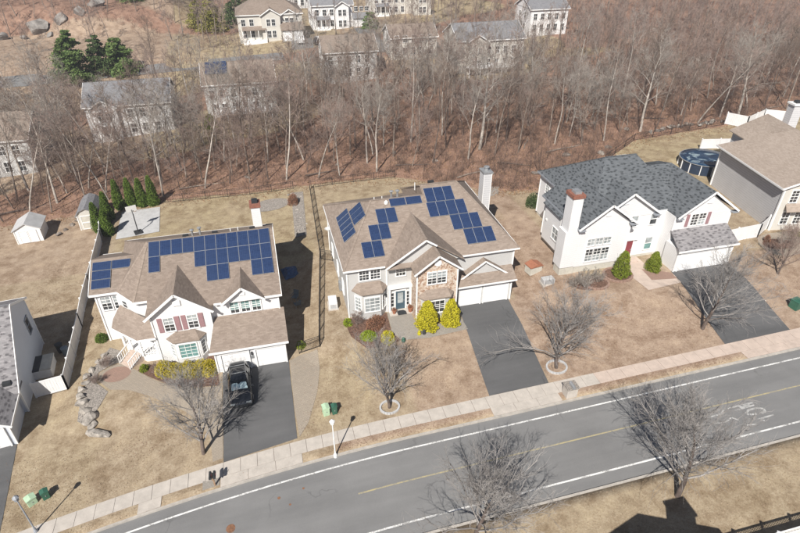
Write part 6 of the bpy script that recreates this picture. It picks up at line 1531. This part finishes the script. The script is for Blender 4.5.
def litter():
    rr_ = np.random.default_rng(12); n = 60000; V = []; c = 0; P = []
    ys = 60 + (rr_.random(n * 3) ** 1.5) * 70; xs = rr_.uniform(-50, 110, n * 3)
    for x, y in zip(xs, ys):
        if y < woodedge(x) - 1.0 - abs(math.sin(x * 1.7)) * 1.5: continue
        if any(a < x < b and cc < y < d for a, b, cc, d in KEEP): continue
        P.append((x, y, terr(x, y) + .04)); c += 1
        if c >= n: break
    P = np.array(P); n = len(P); u = rr_.normal(size=(n, 3)); u[:, 2] *= .5; u /= np.linalg.norm(u, axis=1, keepdims=True); w_ = rr_.normal(size=(n, 3)); w_[:, 2] *= .5; w_ -= u * (w_ * u).sum(1, keepdims=True); w_ /= np.linalg.norm(w_, axis=1, keepdims=True)
    s = rr_.uniform(.05, .13, (n, 1)); P[:, 2] += rr_.uniform(0, .06, n)
    V = np.stack([P - u * s, P - w_ * s * .6, P + u * s, P + w_ * s * .6], 1).reshape(-1, 3); F = np.arange(n * 4).reshape(-1, 4)
    o = link('leaf_litter', np_mesh('leaf_litter', V, F, 'tan_leaf')); tag(o, 'loose dry fallen leaves over the wood floor', 'leaves', kind='stuff')
litter()
# fallen logs
for i, (x, y, a, L, r) in enumerate([(28, 68, .3, 6, .12), (34.5, 69, -.5, 5, .1), (44, 72, .2, 7, .13), (8, 75, .15, 6, .12), (-9, 77.5, .1, 7, .1), (63, 79, -.3, 6, .12), (39.5, 76, 1.0, 5, .1), (-33, 77, .3, 8, .13), (86, 77, .2, 6, .12), (20.5, 73.5, -.2, 5, .1)]):
    m2 = MB(); m2.tube([(-L / 2, 0, 0), (-L / 6, .12, .03), (L / 5, -.1, .05), (L / 2, .1, .02)], [r, r * .9, r * .75, r * .5], 8); m2.tube([(L / 6, 0, 0), (L / 4, .6, .5)], [r * .4, r * .1], 5)
    o = m2.build('fallen_log', 'bark_dark' if i % 2 else 'bark_mid', None, (x, y, terr(x, y) + r * .8), a); tag(o, 'fallen log lying in the leaf litter of the woods', 'log', 'fallen logs in the woods')

# --- young street trees, dense and vase shaped
YARD = []
for sd in range(3):
    rg = np.random.default_rng(100 + sd)
    T, Bq = tree_segs(rg, h=5.6, tr=.14, first=.2, nprim=28, plen=.7, ang=.78, nsec=11, nter=5, ntw=2, lean=.02, up=.2, rmin=.006, sa=(.3, .65), sl=(.22, .42), pr=(.45, .65))
    tv, tf = segs_mesh(T, 8, 't', ''); bv, bf = segs_mesh(Bq, 3, 'b', ''); YARD.append((np_mesh('trunk', tv, tf, 'bark_dark', True), np_mesh('crown', bv, bf, 'twig_yard')))
T, Bq = tree_segs(np.random.default_rng(140), h=5.6, tr=.14, first=.2, nprim=28, plen=.7, ang=.78, nsec=11, nter=5, ntw=2, lean=.02, up=.2, rmin=.006, sa=(.3, .65), sl=(.22, .42), pr=(.45, .65))
tv, tf = segs_mesh(T, 8, 't', ''); bv, bf = segs_mesh(Bq, 3, 'b', ''); RED = (np_mesh('trunk', tv, tf, 'bark_dark', True), np_mesh('crown', bv, bf, 'twig_pink'))
for x, y, rz, sc, k, lab in [(-7.45, 29.7, .4, 1.15, 0, 'bare vase shaped tree on the lawn left of the driveway with the black car'), (6.8, 30.2, 1.9, .98, 1, 'small bare vase shaped tree in a white block ring before the stone gable house'), (21.4, 30.6, 3.1, 1.25, 2, 'broad bare tree in a white block ring beside the second driveway'), (36.2, 31.4, 4.4, 1.25, 0, 'large bare tree leaning over the driveway of the white house'), (9.3, 18.1, 5.2, 1.22, 1, 'bare grey twigged tree at the near kerb of the road'), (23.4, 17.5, .9, 1.38, 2, 'large bare tree on the near lawn standing in the chimney shadow')]:
    plant_tree(YARD[k][0], YARD[k][1], 'bare_tree', x, y, rz, sc, lab)
plant_tree(RED[0], RED[1], 'bare_tree', 48.6, 36.2, 2.0, .8, 'small reddish twigged tree on the lawn before the fence gap')

# --- leafy shrubs
def leaves(pts, size, rng, nrm=None, jit=.6):
    n = len(pts); u = rng.normal(size=(n, 3)); 
    if nrm is not None: u = u - nrm * (u * nrm).sum(1, keepdims=True) * (1 - jit)
    u /= np.linalg.norm(u, axis=1, keepdims=True); w_ = rng.normal(size=(n, 3)); w_ -= u * (w_ * u).sum(1, keepdims=True); w_ /= np.linalg.norm(w_, axis=1, keepdims=True)
    s = size * rng.uniform(.6, 1.3, (n, 1)); return np.stack([pts - u * s, pts - w_ * s * .55, pts + u * s, pts + w_ * s * .55], 1).reshape(-1, 3), np.arange(n * 4).reshape(-1, 4)
def lumpy(rng, n, rx, ry, rz, lumps=9, shell=.55, shape='dome'):
    d = rng.normal(size=(n, 3)); d /= np.linalg.norm(d, axis=1, keepdims=True)
    c = rng.normal(size=(lumps, 3)); c /= np.linalg.norm(c, axis=1, keepdims=True); k = (d @ c.T).max(1); r = (shell + (1 - shell) * rng.random(n) ** .5) * (.8 + .25 * np.clip(k, 0, 1) ** 3)
    P = d * r[:, None] * np.array([rx, ry, rz])
    if shape == 'dome': P[:, 2] = np.abs(P[:, 2]) * 1.0
    if shape == 'cone':
        t = rng.random(n) ** 1.25; a = rng.uniform(0, 6.28, n); q = (shell + (1 - shell) * rng.random(n)); prof = np.where(t < .12, .75 + t * 2, np.sqrt(np.clip(1 - (t - .1) / .92, 0, 1))); w_ = 1 + .12 * np.sin(a * 3 + t * 9) + .08 * np.sin(a * 7 + t * 20)
        P = np.stack([np.cos(a) * q * prof * rx * w_, np.sin(a) * q * prof * ry * w_, t * rz], 1)
    return P
def shrub(name, label, x, y, rx, ry, h, mat, n=2600, size=.075, shape='dome', cat='shrub', group=None, seed=0, stem='bark_dark', dz=0):
    rng = np.random.default_rng(seed + int(abs(x) * 13)); root = empty(name, (x, y, terr(x, y) + dz), rng.uniform(0, 6), label, cat, group)
    P = lumpy(rng, n, rx, ry, h, shape=shape); v, f = leaves(P, size, rng); link('foliage', np_mesh('foliage', v, f, mat), root)
    S = []
    for i in range(26):
        a = rng.uniform(0, 6.28); q = rng.uniform(.2, .85); S.append((0, 0, -.1, math.cos(a) * rx * q, math.sin(a) * ry * q, h * rng.uniform(.45, .85), .02, .008))
    v, f = segs_mesh(S, 4, 's', ''); link('stem', np_mesh('stem', v, f, stem), root); return root
# forsythia hedge of the first house: single bushes
for i, (x, y, s) in enumerate([(-10.9, 38.9, .85), (-9.9, 38.5, .95), (-8.9, 38.4, .95), (-7.9, 38.3, .95), (-7.1, 38.1, .8)]):
    shrub('forsythia_bush', 'yellow flowering bush in the hedge under the bay window', x, y, s, .8, 1.25, 'forsythia', 3600, .06, group='bushes of the yellow hedge', seed=i)
shrub('rounded_shrub', 'small clipped olive shrub at the foot of the porch floor', -12.6, 39.7, .45, .4, .6, 'arbor_bright', 900, .06, seed=3); shrub('rounded_shrub', 'round dark green shrub at the corner of the left wing', -16.9, 44.8, .6, .6, .75, 'arbor_leaf', 1400, .06, seed=5)
shrub('golden_cypress', 'tall golden shrub left of the stone bay window', 12.2, 38.0, 1.2, 1.05, 2.9, 'gold_shrub', 8500, .07, 'cone', seed=1); shrub('golden_cypress', 'narrower golden shrub right of the stone bay window', 14.4, 37.9, .95, .9, 2.8, 'gold_shrub', 7000, .07, 'cone', seed=2)
shrub('russet_shrub', 'russet brown bare leaved shrub under the bay window', 7.6, 39.3, 1.25, .85, 1.1, 'russet_leaf', 2600, .05, seed=4); shrub('lime_shrub', 'lime green low shrub at the front of the bed', 6.7, 37.9, .85, .6, .75, 'lime_shrub', 2200, .06, seed=6)
shrub('golden_shrub', 'bright yellow low shrub at the tip of the bed', 8.3, 37.3, .85, .65, .8, 'gold_shrub', 2300, .06, seed=7); shrub('lime_shrub', 'small lime green shrub at the corner of the pale grey house', 5.2, 40.2, .5, .5, .6, 'lime_shrub', 900, .06, seed=8)
shrub('conical_arborvitae', 'conical green shrub left of the red door', 33.2, 40.1, .95, .9, 2.9, 'arbor_bright', 6500, .06, 'cone', seed=9); shrub('conical_arborvitae', 'conical green shrub right of the red door by the garage wall', 37.0, 40.2, .85, .8, 2.2, 'arbor_bright', 5600, .06, 'cone', seed=10)
for i, (x, y, h) in enumerate([(-21.3, 68.0, 3.9), (-20.6, 70.6, 4.0), (-19.7, 73.6, 4.2), (-18.2, 73.8, 4.1), (-16.8, 73.5, 4.0), (-15.4, 73.4, 4.2), (-20.0, 66.6, 3.4)]):
    lab = ('green arborvitae in the row along the back of the concrete pad', 'arborvitae row behind the pad') if 2 <= i <= 5 else ('green arborvitae between the barn roofed shed and the concrete pad', 'arborvitae beside the shed')
    shrub('arborvitae', lab[0], x, y, .8, .75, h, 'arbor_leaf', 6500, .085, 'cone', 'arborvitae', lab[1], seed=20 + i)
shrub('russet_shrub', 'brown round shrub at the back corner by the stone strip', 2.6, 67.2, .8, .8, 1.7, 'russet_leaf', 2600, .05, seed=31); shrub('yellow_shrub', 'yellow shrub behind the back corner of the white house', 33.2, 56.6, 1.0, .8, 1.4, 'gold_shrub', 2200, .07, seed=32); shrub('dark_shrub', 'dark green shrub behind the back corner of the white house', 31.2, 56.4, .9, .8, 1.9, 'dark_evergreen', 2200, .07, seed=33)
shrub('yellow_shrub', 'pale yellow green shrub below the deck of the far grey house', -8.8, 101.5, 1.5, 1.2, 2.6, 'lime_shrub', 2200, .12, seed=34)
shrub('rounded_shrub', 'olive shrub beside the front windows of the grey house', 56.3, 41.9, .6, .5, .6, 'arbor_bright', 900, .06, seed=35); shrub('russet_shrub', 'dark red shrub by the fence gate of the grey house', 51.9, 41.4, .4, .4, .9, 'russet_leaf', 900, .05, seed=36)
shrub('lime_shrub', 'small yellow green plant behind the corner fence of the side yard', .75, 39.3, .5, .45, .7, 'lime_shrub', 900, .05, seed=37)
# bare shrubs
BS = []
for sd in range(2):
    rg = np.random.default_rng(300 + sd); T, Bq = tree_segs(rg, h=1.7, tr=.03, first=.1, nprim=10, plen=.5, ang=.7, nsec=6, nter=4, ntw=2, up=.5, rmin=.005, stems=4, spread=.3)
    tv, tf = segs_mesh(T, 5, 't', ''); bv, bf = segs_mesh(Bq, 3, 'b', ''); BS.append((np_mesh('stem', tv, tf, 'twig_grey', True), np_mesh('twigs', bv, bf, 'twig_grey' if sd == 0 else 'twig_pink')))
for x, y, sc, k, lab in [(27.6, 39.4, 1.1, 0, 'bare grey shrub below the chimney of the white house'), (28.6, 39.2, 1.2, 0, 'taller bare grey shrub left of the triple window'), (30.4, 39.6, .95, 0, 'small pale bare shrub in the brick ring below the triple window'), (-15.9, 40.9, .8, 1, 'low reddish bare shrub in the gravel bed by the porch steps'), (-16.4, 39.0, .7, 1, 'low reddish bare shrub among the row of boulders'), (6.2, 39.9, .9, 1, 'bare pinkish shrub at the bay window corner'), (53.0, 40.6, .8, 0, 'bare sapling shrub on the planter island'), (55.2, 41.6, 1.0, 1, 'bare pinkish shrub below the grey house front window'), (-11.5, 39.3, .6, 1, 'low bare shrub between porch and yellow hedge')]:
    r = empty('bare_shrub', (x, y, terr(x, y)), x, lab, 'shrub'); r.scale = (sc,) * 3; link('stem', BS[k][0], r); link('twigs', BS[k][1], r)
# evergreens of the far hill
def conifer(label, x, y, h, r, mat='pine_leaf', seed=0, n=7000, size=.22):
    rng = np.random.default_rng(seed); root = empty('evergreen_tree', (x, y, terr(x, y)), 0, label, 'tree'); P = []
    lay = int(h / .8)
    for i in range(lay):
        t = i / lay; nb = max(4, int(10 * (1 - t) + 3))
        for b in range(nb):
            a = rng.uniform(0, 6.28); L = r * (1 - t) ** .75 * rng.uniform(.7, 1.1) + .2; m = int(n / lay / nb); q = rng.random(m) ** .6 * L; sp = .14 * L + .12
            P.append(np.stack([np.cos(a) * q + rng.normal(size=m) * sp * .6, np.sin(a) * q + rng.normal(size=m) * sp * .6, h * (.08 + .9 * t) + q * .08 - .12 * q * q / L + rng.normal(size=m) * sp * .35], 1))
    P = np.concatenate(P); v, f = leaves(P, size, rng); link('crown', np_mesh('crown', v, f, mat), root); m2 = MB(); m2.tube([(0, 0, -.3), (0, 0, h * .95)], [.25, .04], 8); m2.build('trunk', 'bark_dark', root)
conifer('tall layered green pine on the brown hill below the rocks', -35.0, 128.0, 10.5, 4.4, seed=1, n=20000, size=.2); conifer('rounded dark evergreen right of the layered pine', -27.0, 131.0, 7.5, 4.2, seed=2, n=16000); conifer('grey green evergreen between the pine and the rounded evergreen', -30.6, 130.5, 8.5, 3.2, 'dark_evergreen', 3, 7000)
for i, (x, y, h, r, l) in enumerate([(-3.0, 172, 10, 4.5, 'dark pine behind the roof of the far cream house'), (2.0, 175, 10, 4.2, 'dark pine between cream house and white house'), (-9.0, 161, 9, 4.2, 'yellowish evergreen left of the far cream house'), (-12.5, 166, 8, 3.5, 'second evergreen on the slope left of the cream house'), (30.5, 151.5, 4.5, 2.2, 'small green evergreen before the far white garage'), (-30, 180, 7, 4, 'evergreen clump on the upper hillside')]):
    conifer(l, x, y, h, r, 'dark_evergreen' if i < 2 else ('olive_leaf' if i < 4 else 'pine_leaf'), 10 + i, 6000)
# cars on the far drive
def far_car(label, x, y, mat, rz):
    z = terr(x, y) + .06; root = empty('parked_car', (x, y, z), rz, label, 'car'); m2 = MB(); m2.prism([(-2.2, -.85, .3), (2.2, -.85, .3), (2.2, -.85, .75), (1.2, -.85, .9), (.7, -.85, 1.4), (-1.2, -.85, 1.4), (-1.9, -.85, .95), (-2.2, -.85, .9)], (0, 1.7, 0)); m2.build('body', mat, root, bev=.08)
    m2 = MB(); m2.prism([(1.1, -.8, .95), (.65, -.8, 1.34), (-1.15, -.8, 1.34), (-1.7, -.8, .95)], (0, 1.6, 0)); m2.v = [(x_, y_ * 1.075, z_) for x_, y_, z_ in m2.v]; m2.build('side_window', 'car_glass', root)
    for sx in (-1.35, 1.35):
        for sy in (-1, 1): m2 = MB(); m2.tube([(sx, sy * .7, .32), (sx, sy * .9, .32)], .32, 14); m2.build('wheel', 'rubber', root)
far_car('white car on the drive of the far cream house', 11.5, 140.2, 'vinyl', R(85)); far_car('dark car behind the white one on the far drive', 15.5, 138.8, 'car_paint', R(70))

# dry grass tufts and leaves over the near lawns
def tufts():
    rng = np.random.default_rng(77); n = 110000; V = []; xs = rng.uniform(-26, 58, n * 2); ys = rng.uniform(14, 62, n * 2); P = []
    for x, y in zip(xs, ys):
        b = y - bend(x) * (1 - ss(29.5, 45, y))
        if 19.2 < b < 29.4 and not (27.3 < b < 27.9): continue
        if any(a - .4 < x < c + .4 and d - .3 < y < e for a, c, d, e in ((-16.4, .6, 34, 54), (4.8, 22.5, 36.3, 56), (27, 46.2, 37.2, 55.2), (-38, -18.3, 33, 46), (-6.9, -.3, 28, 38), (14.6, 21.3, 28, 41), (36.5, 46, 28, 40), (54, 72, 42, 61), (-28, -21.3, 26, 38), (-17.4, -13, 33, 45))): continue
        P.append((x, y, terr(x, y)))
        if len(P) >= n: break
    P = np.array(P); n = len(P); d = rng.normal(size=(n, 3)) * .5; d[:, 2] = 1; d /= np.linalg.norm(d, axis=1, keepdims=True); a = rng.normal(size=(n, 3)); a[:, 2] = 0; a /= np.linalg.norm(a, axis=1, keepdims=True); w_ = rng.uniform(.012, .035, (n, 1)); h = rng.uniform(.02, .07, (n, 1))
    V = np.stack([P - a * w_, P + a * w_, P + d * h + a * w_ * .4, P + d * h - a * w_ * .4], 1).reshape(-1, 3); o = link('dry_grass', np_mesh('dry_grass', V, np.arange(n * 4).reshape(-1, 4), 'straw')); tag(o, 'short dormant straw coloured lawn grass', 'grass', kind='stuff')
tufts()

def lawn_leaves():
    rng = np.random.default_rng(88); P = []; n = 26000; tries = 0
    cl = [(rng.uniform(-24, 56), rng.uniform(28, 60), rng.uniform(1.0, 4.0)) for _ in range(90)] + [(x, 27.6, 1.0) for x in range(3, 36, 2)] + [(x, woodedge(x) - 1.5, 2.2) for x in range(-30, 78, 2)] + [(13, 33.5, 2.5), (12, 31.5, 2.5), (26, 34, 4), (31, 35, 4), (30, 32, 3), (25, 45, 3), (49, 36, 3)]
    while len(P) < n and tries < 200000:
        tries += 1; c = cl[int(rng.integers(len(cl)))]; x, y = c[0] + rng.normal() * c[2], c[1] + rng.normal() * c[2] * .6
        b = y - bend(x) * (1 - ss(29.5, 45, y))
        if 19.2 < b < 29.25 and (not (27.25 < b < 27.95) or 14 < x < 20.6 or x > 37 or -12 < x < 0): continue
        if any(a - .2 < x < q + .2 and d - .2 < y < e for a, q, d, e in ((-16.4, -.4, 37, 54), (5, 22, 39, 56), (27, 46.2, 39, 55.2), (-38, -21, 35, 46), (-6.2, -.4, 28, 38), (15, 21, 28, 41), (37, 45.5, 28, 40), (54, 72, 43, 61))): continue
        P.append((x, y, terr(x, y) + .045 + rng.random() * .03))
    v, f = leaves(np.array(P), .036, rng, np.tile(np.array([[0, 0, 1.0]]), (len(P), 1)), .35); o = link('lawn_leaves', np_mesh('lawn_leaves', v, f, 'lawn_leaf')); tag(o, 'dry fallen leaves scattered over the lawns', 'leaves', kind='stuff')
lawn_leaves()

# ------------------------------------------------------------------ thin spring haze
def haze():
    m = bpy.data.materials.new('haze_air'); m.use_nodes = True; nt = m.node_tree; nt.nodes.remove(nt.nodes['Principled BSDF'])
    v = nt.nodes.new('ShaderNodeVolumePrincipled'); v.inputs['Color'].default_value = (0.9, 0.93, 1.0, 1); v.inputs['Density'].default_value = 0.0006; v.inputs['Anisotropy'].default_value = 0.2
    nt.links.new(v.outputs[0], nt.nodes['Material Output'].inputs['Volume']); MATS['haze_air'] = m
    m2 = MB(); m2.box(-1100, 1100, -900, 1400, -30, 90); o = m2.build('haze', 'haze_air'); tag(o, 'thin pale haze in the air over the whole neighbourhood', 'haze', kind='stuff')
haze()
